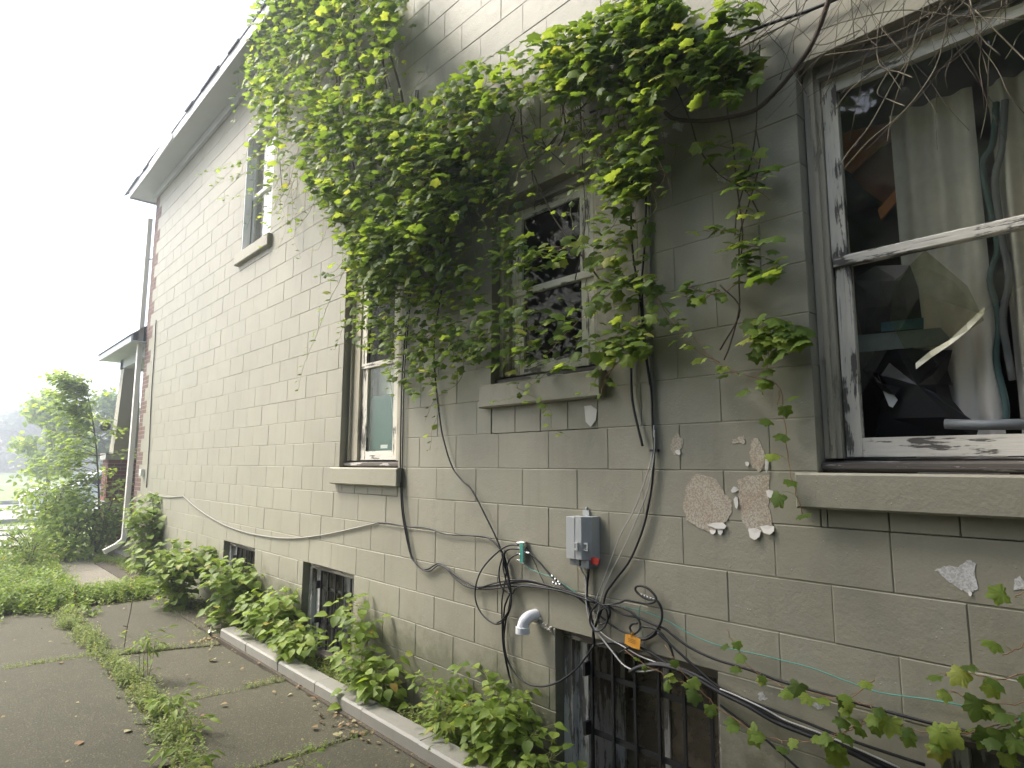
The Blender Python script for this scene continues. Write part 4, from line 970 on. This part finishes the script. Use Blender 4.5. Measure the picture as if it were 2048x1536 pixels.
def b2(cl, st):
    poly = [(780,210),(860,190),(930,130),(1010,90),(1100,70),(1200,20),(1260,-30),(1330,-30),(1400,40),(1390,110),(1330,180),(1310,200),(1260,200),(1180,190),(1080,205),(1000,230),(960,250),(900,330),(820,330)]
    fill(cl, poly, 1750, .03, .3, .045, .08, 50)
    fill(cl, [(830,330),(1000,250),(1180,215),(1190,300),(1040,330),(960,420),(860,470)], 260, .03, .16, .042, .075, 12)
    fill(cl, [(780,300),(960,260),(960,330),(900,430),(940,520),(900,560),(850,600),(800,560),(720,560),(700,450)], 820, .03, .24, .042, .072, 20)
    fill(cl, [(690,470),(780,520),(860,560),(960,500),(985,640),(960,720),(900,760),(830,800),(780,760),(760,700),(700,690),(680,640),(700,560)], 700, .03, .2, .04, .068, 20)
    fill(cl, [(985,400),(1060,370),(1075,560),(1060,720),(985,740),(975,560)], 90, .05, .16, .045, .07, 8)
    fill(cl, [(1300,60),(1460,40),(1540,110),(1530,200),(1420,200),(1330,180)], 130, .04, .25, .05, .085, 9)
    fill(cl, [(690,430),(800,450),(830,640),(800,730),(740,720),(700,640)], 300, .03, .2, .045, .075, 9)
    fill(cl, [(1180,180),(1310,180),(1330,260),(1300,380),(1250,420),(1200,440),(1190,330)], 240, .05, .25, .045, .085, 9)
    fill(cl, [(1190,430),(1300,420),(1310,560),(1300,700),(1240,720),(1185,700),(1180,560)], 230, .03, .16, .042, .078, 9)
    fill(cl, [(940,420),(1060,380),(1060,470),(1180,460),(1180,520),(1060,540),(980,560),(950,500)], 90, .03, .2, .05, .085, 7)
    fill(cl, [(960,620),(1090,600),(1180,580),(1190,720),(1100,740),(1000,750),(960,700)], 100, .03, .2, .045, .08, 7)
    S2 = [[(850,190),(840,250),(830,330),(812,420)],[(975,130),(968,200),(970,260),(962,290)],[(1230,0),(1240,60),(1290,100),(1320,130),(1350,150)],[(1350,10),(1345,80),(1335,130)],
        [(1225,200),(1215,250),(1250,300),(1300,330),(1310,370)],[(1170,480),(1120,500),(1060,520),(1010,540),(990,560)],[(1060,560),(1050,620),(1060,680),(1050,720)],[(1270,640),(1210,690),(1150,720),(1100,740),(1040,790),(985,805)],
        [(1250,560),(1180,620),(1120,680),(1085,720)],[(880,620),(840,700),(860,760),(880,810),(865,860),(860,900)],[(930,700),(920,760),(870,800),(850,840)],[(790,700),(780,760),(790,800)],[(700,560),(690,640),(670,700)],
        [(1290,560),(1330,620),(1390,680),(1430,720),(1480,750)],[(1300,580),(1360,590),(1410,585),(1450,600)],[(1310,590),(1350,640),(1380,660),(1385,690)],[(1200,700),(1190,760),(1170,800)],[(1240,700),(1215,760),(1200,790)],
        [(1020,770),(1060,790),(1100,820),(1105,860),(1140,875)],[(1200,780),(1220,740),(1250,720)],[(1040,320),(1010,380),(1000,440),(985,500)],[(900,420),(960,480),(1000,560),(1060,580)],[(1290,200),(1300,280),(1310,300),(1320,330)]]
    for pts in S2: strand(cl, st, pts, .042, .078, -.05, -.14, .0022, .045, random.choice(('stem', 'redstem')))
    for i in range(90):
        x = U(720, 1330); y = 230-(x-800)*.25+U(-20, 200); pts = [(x, y)]
        for j in range(4): pts.append((pts[-1][0]+U(-30, 30), pts[-1][1]+U(20, 60)))
        strand(cl, st, pts, .05, .08, -.03, -U(.06, .3), .0018, .12, random.choice(('stem', 'redstem', 'bark')))
    for a in [[(1040,200),(1050,300),(1100,420),(1140,480),(1200,560)],[(1010,210),(1060,330),(1070,420)],[(1130,200),(1110,280),(1060,330)],[(1230,180),(1240,300),(1230,380)],[(1030,230),(1000,330),(985,400)],[(1160,200),(1165,330),(1170,450),(1150,560)],[(1120,190),(1130,260),(1100,300),(1030,260)],[(1200,180),(1140,240),(1090,300)],[(1080,200),(1085,280),(1130,330)]]:
        st['bark'].tube(smooth_path([W(x, y, -.03+U(-.02, .01)) for x, y in a], 5), U(.0025, .005), 5)
vine('leafy grapevine draped over and around the middle window, trailing below its sill', (-.15, 2.6, 3), b2, 300, bias=outer)
def b3(cl, st):
    st['bark'].tube(smooth_path([W(1330, 225, -.06), W(1350, 238, -.06), W(1400, 242, -.06), W(1450, 236, -.065), W(1505, 222, -.07), W(1540, 195, -.08), W(1580, 150, -.09), W(1620, 95, -.1), W(1640, 50, -.1), W(1668, -30, -.1)], 6), .0095, 8)
    fill(cl, [(1320,40),(1480,50),(1540,110),(1540,180),(1500,200),(1440,190),(1380,160),(1330,120)], 75, .04, .2, .07, .11, 6)
    fill(cl, [(1380,10),(1500,0),(1520,50),(1450,60)], 25, .04, .2, .06, .1, 3)
    A = [[(1520,90),(1515,180),(1512,260),(1500,330),(1475,420),(1470,470)],[(1512,260),(1520,320),(1500,400),(1480,470),(1478,560),(1478,620),(1460,690),(1448,720)],[(1350,170),(1380,240),(1400,300),(1440,350),(1490,380),(1520,430)],
         [(1450,130),(1455,220),(1465,280),(1475,380),(1485,460),(1482,520)],[(1440,700),(1480,620),(1440,570)]]
    for a in A: st['bark'].tube(smooth_path([W(x, y, -.045+U(-.015, .01)) for x, y in a], 5), .0032, 5)
    for pts in [[(1470,300),(1440,290),(1410,295)],[(1480,300),(1500,310),(1530,340)],[(1450,330),(1490,350),(1530,360)],[(1470,380),(1510,380),(1540,400)],[(1480,420),(1500,430),(1520,440)],[(1480,470),(1440,460),(1405,462)],[(1480,500),(1520,490),(1540,480)],[(1470,520),(1520,540),(1570,545)],[(1480,560),(1440,590),(1400,580),(1375,575)],[(1440,580),(1400,600),(1360,590)],
                [(1478,520),(1530,560),(1560,550)]]:
        strand(cl, st, pts, .05, .08, -.05, -.1, .0018, .026, 'redstem', False)
    fill(cl, [(1488,610),(1530,625),(1580,630),(1625,665),(1600,690),(1560,700),(1560,715),(1520,710),(1495,670)], 40, .03, .09, .06, .09)
    fill(cl, [(1400,455),(1500,460),(1560,500),(1575,555),(1500,565),(1440,500)], 26, .03, .1, .05, .075)
    fill(cl, [(1410,285),(1530,290),(1545,370),(1500,380),(1440,330)], 22, .03, .1, .05, .075)
    for pts in [[(1420,720),(1470,745),(1530,760),(1560,780),(1570,850),(1578,920),(1590,980),(1605,1030)],[(1330,630),(1380,690),(1440,725)],[(1540,640),(1538,700),(1530,760),(1525,790)],[(1560,780),(1555,810)]]:
        strand(cl, st, pts, .055, .075, -.03, -.045, .0018, .065, 'redstem', False)
vine('sparse leafy vine strand hanging down the wall between the middle and big windows', (-.08, 1.3, 2.6), b3, 300)
def b4(cl, st):
    for i in range(72):
        x = U(1480, 2080); y = U(-60, 20); k = U(-1.2, -.3) if random.random() < .6 else U(-.2, .8); ln = U(40, 300)
        n = 5; pts = [(x+ln*k*j/n+U(-8, 8), y+ln*j/n+U(-6, 6)) for j in range(n+1)]
        (st['bark'] if i % 3 else st['twig']).tube(smooth_path([W(a, c, -.08-.02*random.random()+U(-.05, .03)) for a, c in pts], 4), [U(.0007, .0016)]*(n*4+1), 4)
    for a in [[(1870,20),(1830,100),(1790,160),(1740,250),(1700,300),(1680,330)],[(1900,10),(1880,110),(1850,170),(1800,230),(1740,280),(1690,335)],[(1775,-10),(1755,70),(1760,130),(1800,145),(1825,155)],[(1775,145),(1755,185),(1780,200),(1810,212)],[(1870,20),(1800,60),(1700,90),(1620,110)],
              [(1640,60),(1700,40),(1800,20),(1900,30),(2048,40)],[(1650,110),(1780,90),(1900,40),(2010,15)],[(1540,20),(1600,60),(1640,90),(1720,60)],[(1755,135),(1700,180),(1670,220)],[(1620,-20),(1590,60),(1560,160)],[(1950,20),(2000,70),(2040,110),(2060,130)],[(1940,0),(1960,70),(2000,110)]]:
        st['twig'].tube(smooth_path([W(x, y, -.1+U(-.03, .03)) for x, y in a], 5), .002, 5)
    fill(cl, [(1500,-420),(2500,-520),(2400,-120),(2060,-90),(1700,-60),(1560,-70)], 60, .05, .3, .06, .1, 20)
vine('tangle of bare brown vine twigs hanging in front of the top of the big window', (-.1, .5, 3.3), b4, 60)
def b5(cl, st):
    main = [(1330,1290),(1370,1350),(1405,1385),(1440,1420),(1480,1445),(1540,1475),(1600,1482),(1660,1475),(1720,1448),(1760,1440),(1830,1460),(1900,1470),(1960,1462),(2010,1450),(2060,1425)]
    for pts, s0, s1, dn in [(main, .045, .07, 1.0),([(1450,1255),(1475,1300),(1500,1335),(1560,1370),(1620,1385),(1690,1400),(1740,1410)], .045, .07, 1.2),([(1740,1410),(1750,1440),(1700,1460),(1660,1480)], .05, .07, 1.3),([(2060,1440),(1990,1450),(1930,1470)], .06, .09, 1.3),
                        ([(2060,1340),(2000,1360),(1930,1345),(1890,1350)], .05, .08, 1.5),([(2060,1280),(2030,1300),(2005,1310)], .05, .08, 1.5),([(2060,1400),(2020,1410),(1950,1400),(1900,1380)], .05, .08, 1.3),([(2060,1180),(2030,1195)], .06, .07, 1),([(1250,1300),(1290,1330),(1330,1350),(1380,1370)], .03, .045, .6),([(1680,1430),(1700,1400),(1750,1360)], .05, .07, 1)]:
        strand(cl, st, pts, s0*.85, s1*.85, -.05, -.07, .0017, .045, 'redstem', False, dn)
    for px, py, s, t in [(1400,1382,.075,(-.3,.6,-.6)),(1520,1455,.085,(-.3,.5,-.6)),(1340,1365,.05,(-.2,.5,-.7)),(1670,1490,.08,(-.3,-.2,-.8)),(1930,1470,.085,(-.2,.9,-.25)),(2020,1185,.065,(-.1,.8,-.3)),(1780,1425,.08,(-.3,0,-.8)),(1960,1390,.08,(-.3,.2,-.8)),(1600,1360,.07,(-.3,.2,-.8)),(2035,1470,.06,(-.3,.3,-.8)),(2010,1500,.055,(-.3,-.3,-.8)),(1870,1480,.07,(-.3,-.3,-.8))]:
        cl.add(W(px, py, -.08), (-.85, U(-.4, .1), .45), t, s)
vine('young grapevine running along the wall among the cables at bottom right', (-.07, .9, .8), b5, 300, 'vine')

# ================================================================ PLANTS AT THE FOOT OF THE WALL
def plant(label, base, h, rad, stems, ls, n, name='weed_plant', mat='weed', temps=T_OW, cat='plant', lean=(0, 0), most=300, upright=.6, stem='stem'):
    base = Vector(base); v = thing(name, base, label, cat); cl = Cloud(); b = MB(); tips = []
    for i in range(stems):
        a = U(0, 6.28); q = base+Vector((math.cos(a)*.03, math.sin(a)*.03, 0)); rr = rad*1.15*math.sqrt(random.random()); hh = h*U(.55, 1.0)
        end = base+Vector((math.cos(a)*rr*.5+lean[0], math.sin(a)*rr+lean[1], hh))
        if end.x > -.03: end.x = -.03-U(0, .04)
        mid = (q+end)/2+Vector((U(-.03, .03), U(-.03, .03), hh*.12)); path = smooth_path([q, mid, end], 5); m = len(path)
        b.tube(path, [.0035*(1-.6*j/m)*(h/.6)**.5 for j in range(m)], 5); tips.append(path)
    for i in range(int(n*1.35)):
        path = random.choice(tips); f = random.random()**.7; j = min(len(path)-1, int(f*len(path))); p = path[j]
        a = U(0, 6.28); d = Vector((math.cos(a), math.sin(a), U(-.1, .5))).normalized(); s = ls*U(.5, 1.0)
        o = p+d*s*U(.3, 2.0)
        if o.x > -.02: o.x = -.03; d.x = -abs(d.x)
        nn = Vector((U(-.5, .3), U(-.45, .25), upright+U(.1, .5))); b.tube([p, o], .0009, 3, False); cl.add(o, nn, d+Vector((0, 0, -.35)), s)
    rest = cl.parts(tmesh(temps, M[mat]), v, 'leaf', most, 10)
    cl.stuff('small_leaves', temps, M[mat], v, rest)
    b.build('stem', M[stem], v, True); return v
plant('tall light green seedling growing against the far end of the wall', (-.14, 9.9, 0), 1.1, .36, 11, .12, 420)
plant('bushy yellow-green weed beside the farthest basement window', (-.3, 7.75, 0), .72, .42, 16, .11, 520)
plant('leafy weed bush in front of the farthest basement window', (-.16, 6.45, 0), .66, .36, 12, .11, 330)
plant('low pale-leaved shrub sprawling over the start of the grey edging', (-.17, 5.6, 0), .50, .34, 15, .095, 340)
plant('broad-leaved weed drooping over the edging below the second basement window', (-.18, 4.95, 0), .36, .28, 10, .09, 190)
plant('slim light green seedling just right of the second basement window', (-.10, 4.12, 0), .60, .14, 4, .095, 90)
plant('broad-leaved yellowing weed flopping over the middle of the edging', (-.18, 3.8, 0), .34, .22, 9, .09, 160)
plant('small upright weed between the edging and the wall', (-.13, 3.12, 0), .42, .15, 6, .07, 110, temps=T_OV)
plant('narrow-leaved weed clump near the near end of the edging', (-.16, 2.95, 0), .3, .2, 8, .075, 160, temps=T_NA)
plant('bushy weed filling the bottom corner left of the barred basement window', (-.16, 2.55, 0), .42, .3, 14, .075, 330)
plant('low green weed below the jamb of the barred window', (-.14, 2.3, 0), .25, .25, 8, .07, 150)
plant('small bright weed at the foot of the barred window bars', (-.1, 1.98, 0), .14, .12, 4, .06, 36)
plant('tall thin weed in the crossing of the slab joints', (-1.16, 5.35, 0), .36, .12, 4, .08, 60, temps=T_NA)
plant('leafy upright weed at the bottom of the slab joint', (-1.25, 4.1, 0), .24, .09, 3, .085, 40, temps=T_NA)
plant('narrow-leaved weed closest to the camera in the slab joint', (-1.42, 3.55, 0), .22, .1, 3, .085, 34, temps=T_NA)
plant('small fresh weed in the long joint near the lower slabs', (-1.22, 4.55, 0), .14, .09, 4, .055, 60, temps=T_OV)
plant('short-leaved weed at the bottom edge between slabs', (-.92, 3.1, 0), .15, .1, 4, .06, 36, temps=T_NA)
plant('yellow-green flat weed at the far end of the long joint', (-1.12, 8.0, 0), .13, .1, 4, .07, 30)
# dry upright twig in the joint
tw = MB(); tw.tube(smooth_path([(-1.08, 6.38, 0), (-1.07, 6.38, .16), (-1.05, 6.38, .33), (-1.045, 6.375, .46)], 4), .004, 5); tw.tube([(-1.07,6.38,.18),(-1.1,6.38,.19)], .004, 4)
tag(tw.build('dry_twig', M['tree_bark']), 'thin bare dark twig standing upright in the slab joint', 'twig')
tw = MB(); tw.tube(smooth_path([(-.98, 6.1, .01), (-.95, 6.2, .06), (-.93, 6.3, .1)], 3), .004, 5); tag(tw.build('dry_twig', M['tree_bark']), 'short broken twig leaning beside the upright dark twig', 'twig')

# ---- low weeds as stuff
def weeds(name, pts, temps, smin, smax, mat='ground_weed', label=None, cat='weeds'):
    cl = Cloud()
    for (x, y) in pts:
        s = U(smin, smax); cl.add((x, y, -.01), (U(-.25, .25), U(-.25, .25), 1), (U(-1, 1), U(-1, 1), 0), s)
    o = cl.stuff(name, temps, M[mat]); 
    if label: o['label'] = label; o['category'] = cat
    return o
def band(p, n, wdt):
    out = []; seg = [(Vector(a), Vector(b)) for a, b in zip(p, p[1:])]; L = [(b-a).length for a, b in seg]; T = sum(L)
    cl = [random.random() for _ in range(int(T*4)+1)]
    while len(out) < n:
        t = random.random(); 
        if random.random() > .25+.75*cl[int(t*(len(cl)-1))]: continue
        d = t*T
        for (a, b), l in zip(seg, L):
            if d <= l: q = a+(b-a)*(d/l); nr = Vector((-(b-a).y, (b-a).x)).normalized(); q = q+nr*random.gauss(0, wdt); out.append((q.x, q.y)); break
            d -= l
    return out
weeds('crack_weeds', band([(-1.36,3.3),(-1.25,4.4),(-1.23,5.3),(-1.25,6.4),(-1.28,7.9),(-1.2,8.5)], 2000, .05), T_SP, .03, .1, label='strip of pale green weeds filling the long joint between slabs')
weeds('strip_weeds', [(U(-1.35, -.2), random.gauss(8.98, .2)) for _ in range(2000)], T_SP, .07, .17, 'weed', 'band of bright green weeds across the driveway before the pale apron')
weeds('bed_weeds', [(U(-.24, -.03), U(2.2, 9.6)) for _ in range(2600)], T_SP, .03, .11, label='low weeds carpeting the narrow bed behind the grey edging')
weeds('side_weeds', [(-1.0-abs(random.gauss(0, 1.3)), U(8.9, 12.6)) for _ in range(4200)], T_SP+T_SN, .08, .24, 'weed', 'wild weeds covering the ground left of the pale apron')
weeds('side_weeds', [(-1.3-abs(random.gauss(0, .8)), random.gauss(9.0, .25)) for _ in range(1500)], T_SP, .08, .2, 'weed', 'thick weed fringe behind the left slabs')
weeds('joint_weeds', band([(-1.2,4.75),(-.38,4.68)], 160, .015)+band([(-1.9,6.36),(-1.3,6.3)], 260, .025)+band([(-1.1,6.25),(-.45,5.98)], 260, .035)+band([(-1.2,3.48),(-.4,3.45)], 120, .015)+band([(-.42,6.2),(-.3,8.4)], 350, .06), T_SP, .02, .055, label='thin line of dry weeds in the cross joints of the slabs')
weeds('corner_weeds', band([(-.35,12.2),(-.05,11.6),(-.12,10.4)], 400, .07), T_SP, .05, .14, 'weed', 'weeds at the foot of the brick corner under the downspout')
weeds('grass', [(U(-7, 2), U(12.6, 21.3)) for _ in range(3500)], T_BL, .05, .13, 'ground_weed', 'patchy grass between the weeds and the road', 'grass')
# fallen leaves
dl = Cloud()
for (x, y) in [(random.gauss(-.36, .02) if random.random() < .5 else U(-.6, -.4), U(2.8, 6.4)) for _ in range(60)]+[(U(-2.0, -.45), U(2.9, 8.3)) for _ in range(35)]+[(random.gauss(-.46, .05), random.gauss(3.62, .13)) for _ in range(40)]+[(random.gauss(-.5, .12), random.gauss(6.15, .05)) for _ in range(60)]+[(random.gauss(-.7, .3), random.gauss(8.65, .08)) for _ in range(80)]:
    dl.add((x, y, U(.012, .02)), (U(-.35, .35), U(-.35, .35), 1), (U(-1, 1), U(-1, 1), 0), U(.012, .035))
o = dl.stuff('leaf_litter', T_OW, M['deadleaf']); tag(o, 'scattered dry brown leaves on the slabs and along the edging', 'leaf litter')
lmesh = tmesh(T_OW, M['deadleaf'], 'fallen_leaf')
for (px, py, s, lab) in [(168,1482,.065,'tan fallen leaf on the left slab close to the bottom edge'),(248,1465,.055,'pale fallen leaf at the left slab edge near the joint'),(125,1186+140,.04,'small pale leaf on the left slab by the cross joint'),(635,1455,.05,'yellow-green fallen leaf beside the edging'),(430,1318,.07,'pale yellow leaf on the slab near the start of the edging'),(455,1407,.045,'cream leaf on the slab just under the cross crack'),(410,1428,.035,'tiny pale leaf left of the cream leaf on the slab'),(620,1396,.04,'red-brown leaf beside the middle of the edging'),(665,1468,.05,'orange dry leaf heap leaf touching the edging')]:
    p = G(px, py, .018); o = link('fallen_leaf', random.choice(lmesh), None, Matrix.Translation(p) @ Matrix.Rotation(U(0, 6.28), 4, 'Z') @ Matrix.Rotation(U(-.2, .2), 4, 'X') @ Matrix.Scale(s, 4)); tag(o, lab, 'fallen leaf', 'fallen leaves on the slabs')
b = MB(); p = G(425, 1262, .03)
for i in range(5):
    b.tube([p+Vector((U(-.03,.03), U(-.04,.04), -.02)), p+Vector((U(-.03,.03), U(-.04,.04), U(.0,.05)))], [.025, .008], 6)
tag(b.build('crumpled_wrapper', M['film_edge']), 'small crumpled clear wrapper on the ground beside the edging end', 'litter')

# ================================================================ TREES, BUSH, FAR THINGS
def tree(name, label, base, h, crown_c, crown_r, n, ls, mat, trunk_r, cat='tree', seed=1, clumps=22, temps=T_QD, part_name='crown', open_=.0):
    r = random.Random(seed); base = Vector(base); v = thing(name, base, label, cat); b = MB(); cc = base+Vector(crown_c); R = Vector(crown_r)
    trunk = smooth_path([base, base+Vector((r.uniform(-.1,.1)*h*.1, 0, h*.35)), cc+Vector((0, 0, R.z*.5))], 5); m = len(trunk)
    b.tube(trunk, [trunk_r*(1-.8*i/m) for i in range(m)], 8); cs = []
    for i in range(clumps):
        th = r.uniform(0, 6.28); u = r.uniform(-1, 1); q = math.sqrt(1-u*u); f = r.uniform(.35, 1.0)
        c = cc+Vector((q*math.cos(th)*R.x*f, q*math.sin(th)*R.y*f, u*R.z*f)); cs.append((c, r.uniform(.2, .42)))
        s = trunk[r.randint(int(m*.35), m-1)]; mid = (s+c)/2+Vector((0, 0, -R.z*.08)); b.tube(smooth_path([s, mid, c], 4), [trunk_r*.28*(1-.08*j) for j in range(9)], 5)
    cl = Cloud(); Rm = (R.x+R.y+R.z)/3
    for i in range(n):
        c, s = r.choice(cs); d = Vector((r.gauss(0, 1), r.gauss(0, 1), r.gauss(0, .7)))*s*Rm*.55
        cl.add(c+d, (r.uniform(-.8,.8), r.uniform(-.8,.8), r.uniform(.2,1)), (r.uniform(-1,1), r.uniform(-1,1), r.uniform(-.8,.2)), ls*r.uniform(.6,1.3))
    cl.stuff(part_name, temps, M[mat], v); b.build('trunk', M['tree_bark'], v, True); return v
# sapling with leaning trunk by the porch
sp_ = thing('sapling', (-.15, 13.15, 0), 'thin young tree with bright leaves in front of the porch pier', 'tree'); b = MB(); cl = Cloud()
tr = smooth_path([(-.15,13.15,0),(-.18,13.15,.6),(-.24,13.17,1.3),(-.35,13.2,2.1),(-.5,13.2,2.75),(-.6,13.2,3.0)], 6); m = len(tr)
b.tube(tr, [.022*(1-.8*i/m) for i in range(m)], 7); b.tube(smooth_path([(-.16,13.15,.25),(-.06,13.1,.7),(.02,13.05,1.1)], 4), .009, 5)
for i in range(120):
    s = tr[random.randint(7, m-1)]; f = (s.z)/3.0; a = U(2.3, 4.3) if random.random() < .8 else U(0, 6.28); ln = U(.3, 1.45)*(1.15-f*.75)
    e = s+Vector((math.cos(a)*ln, math.sin(a)*ln*.8, U(-.1, .35)*ln)); b.tube(smooth_path([s, (s+e)/2+Vector((0,0,.05)), e], 3), [.005,.004,.004,.003,.003,.002,.001], 4)
    for j in range(24):
        q = s+(e-s)*U(.3, 1.1)+Vector((U(-.1,.1), U(-.1,.1), U(-.07,.07))); cl.add(q, (U(-.5,.5), U(-.5,.5), 1), (math.cos(a)+U(-.8,.8), math.sin(a)+U(-.8,.8), U(-.5,.1)), U(.06,.115))
rest = cl.parts(tmesh(T_OV, M['sapleaf']), sp_, 'leaf', 300, 8); cl.stuff('small_leaves', T_OV, M['sapleaf'], sp_, rest); b.build('trunk', M['tree_bark'], sp_, True)
def bush(label, c, R, n, ls, mat='sapleaf', temps=T_OV):
    c = Vector(c); v = thing('bush', (c.x, c.y, 0), label, 'bush'); cl = Cloud(); b = MB()
    for i in range(22):
        a = U(0, 6.28); e = c+Vector((math.cos(a)*R[0]*U(.3,.9), math.sin(a)*R[1]*U(.3,.9), U(.0,.9)*R[2])); b.tube(smooth_path([(c.x, c.y, 0), (c+e)/2, e], 3), .006, 4)
    n = int(n*.75)
    cs = [(c+Vector((U(-1,1)*R[0]*.75, U(-1,1)*R[1]*.75, U(-.9,.8)*R[2]))) for _ in range(26)]
    for i in range(n):
        q = random.choice(cs)+Vector((random.gauss(0,.14), random.gauss(0,.14), random.gauss(0,.11)))
        if q.z < .02: continue
        cl.add(q, (U(-.7,.5), U(-.9,.4), U(.4,1)), (U(-1,1), U(-1,.4), U(-.8,.1)), ls*U(.6,1.3))
    cl.stuff('foliage', temps, M[mat], v); b.build('branch', M['tree_bark'], v, True); return v
bush('dense green bush at the foot of the sapling beside the porch', (-.62, 12.9, .45), (.55, .5, .45), 3600, .075)
bush('darker low bush touching the brick pier base', (-.2, 13.1, .35), (.4, .3, .4), 1700, .065, 'treeleaf')
bush('leafy green growth hiding the white car left of the sapling', (-.85, 13.35, .95), (.55, .35, .4), 850, .085)
bush('feathery tall weeds left of the bush', (-1.25, 11.6, .3), (.4, .6, .32), 1500, .07, 'weed', T_NA)
tree('roadside_tree', 'bright light-green tree left of the sapling across the road', (1.3, 33, 0), 4.5, (0, 0, 2.7), (1.25, 1.2, 1.9), 4200, .2, 'sapleaf', .1, seed=3)
tree('roadside_tree', 'mid green tree behind the sapling across the road', (3.9, 36, 0), 5.2, (0, 0, 3.0), (1.6, 1.6, 2.0), 4200, .22, 'treeleaf', .12, seed=4)
tree('far_tree', 'big dark green tree far across the field at the left edge', (8.5, 110, 0), 10, (0, 0, 6.0), (6.0, 6, 4.0), 5200, .8, 'darkleaf', .45, seed=5, clumps=40)
tree('far_tree', 'second dark tree far across the field behind the bright tree', (17.5, 112, 0), 9, (0, 0, 5.2), (5.5, 5, 3.6), 4200, .8, 'darkleaf', .4, seed=6, clumps=36)
tree('far_tree', 'smaller dark tree far behind the porch pier', (26, 108, 0), 8, (0, 0, 4.6), (5, 5, 3.2), 3600, .8, 'treeleaf', .4, seed=8, clumps=30)
hd = Cloud()
for i in range(9000):
    hd.add((U(-60, 90), U(128, 134), U(0, 1)**.6*3.0), (U(-1,1), U(-1,.2), U(.2,1)), (U(-1,1), U(-1,1), U(-.8,.3)), U(.6,1.2))
tag(hd.stuff('far_hedge', T_QD, M['treeleaf']), 'long low hedge at the far side of the field', 'hedge')
fh = thing('far_house', (3, 138, 0), 'low far house with pale orange roof at the left edge', 'house')
b = MB(); b.box(-6, 7, 138, 146, 0, 4.0); b.build('wall', M['band'], fh)
b = MB(); b.add([(-6.6,137.5,4.0),(7.6,137.5,4.0),(7.6,142,6.2),(-6.6,142,6.2),(-6.6,146.5,4),(7.6,146.5,4)], [(0,1,2,3),(3,2,5,4),(0,3,4),(1,5,2)]); b.build('roof', plain('orange_roof', (.55,.25,.14), .8), fh)
# white car on the near side of the road
car = thing('parked_car', (1.9, 23, 0), 'white car parked on the road, mostly hidden behind the sapling', 'car')
def sect(pts, y0, y1): b = MB(); b.prism([(x, z) for x, z in pts], 1, y0, y1); return b
body = [(-.35,.28),(-.42,.5),(-.38,.72),(.0,.84),(.75,.92),(3.4,.95),(4.05,.88),(4.12,.55),(4.05,.28)]
sect(body, 22.3, 24.05).build('body', M['white'], car)
sect([(.78,.921),(1.4,1.34),(2.0,1.42),(3.0,1.40),(3.75,.951)], 22.42, 23.93).build('cabin', M['white'], car)
b = sect([(.98,.96),(1.47,1.30),(2.15,1.36),(2.15,.97)], 22.405, 22.418); b.build('side_window', M['carglass'], car)
b = sect([(2.25,.97),(2.25,1.36),(2.95,1.35),(3.5,.97)], 22.405, 22.418); b.build('side_window', M['carglass'], car)
for x in (.4, 3.25):
    for y in (22.28, 23.9):
        b = MB(); b.tube([(x, y, .31), (x, y+.18, .31)], .31, 20); wl = b.build('wheel', M['tyre'], car); b = MB(); b.tube([(x, y-.012, .31), (x, y-.002, .31)], .19, 16); b.build('rim', M['steel'], wl)
b = MB(); b.box(-.44, -.36, 22.4, 22.7, .58, .7); b.build('headlight', M['steel'], car)
# big trees behind the camera: they shade the near wall; all but the added one show in the panes
tree('shade_tree', 'large leafy tree behind the camera, seen mirrored in the window glass', (-7.6, -1.5, 0), 9, (.3, .2, 4.6), (2.4, 3.4, 2.6), 12000, .34, 'treeleaf', .2, seed=11, clumps=70)
tree('shade_tree', 'second leafy tree left of the camera, seen mirrored in the window glass', (-6.4, 3.0, 0), 10, (-.9, -.6, 4.4), (2.0, 3.4, 3.0), 10000, .34, 'treeleaf', .2, seed=13, clumps=70)
tree('shade_tree', 'added tall tree left of the camera, out of view, blocking sun from the near wall', (-5.6, 5.2, 0), 10, (.7, 0, 7.7), (2.0, 2.6, 1.7), 6500, .3, 'treeleaf', .2, seed=17, clumps=60)  # added crown in the sun's path, keeps direct sun off the near wall
tree('shade_tree', 'dark tree behind the camera, seen mirrored in the big window', (-4.6, -6.0, 0), 9, (1.0, 0, 3.8), (3.6, 2.8, 3.4), 18000, .4, 'darkleaf', .2, seed=12, clumps=60)

hd = Cloud()  # added hedge, never in view, keeps low sky light off the near wall
for i in range(16000):
    hd.add((U(-6.3, -4.9), U(-8, 6.5), U(0, 1)*2.5), (U(-1,1), U(-1,1), U(.1,1)), (U(-1,1), U(-1,1), U(-.8,.3)), U(.1,.24))
tag(hd.stuff('sky_block_hedge', T_QD, M['darkleaf']), 'added dark hedge beside the camera, out of view, blocking low sky light', 'hedge')
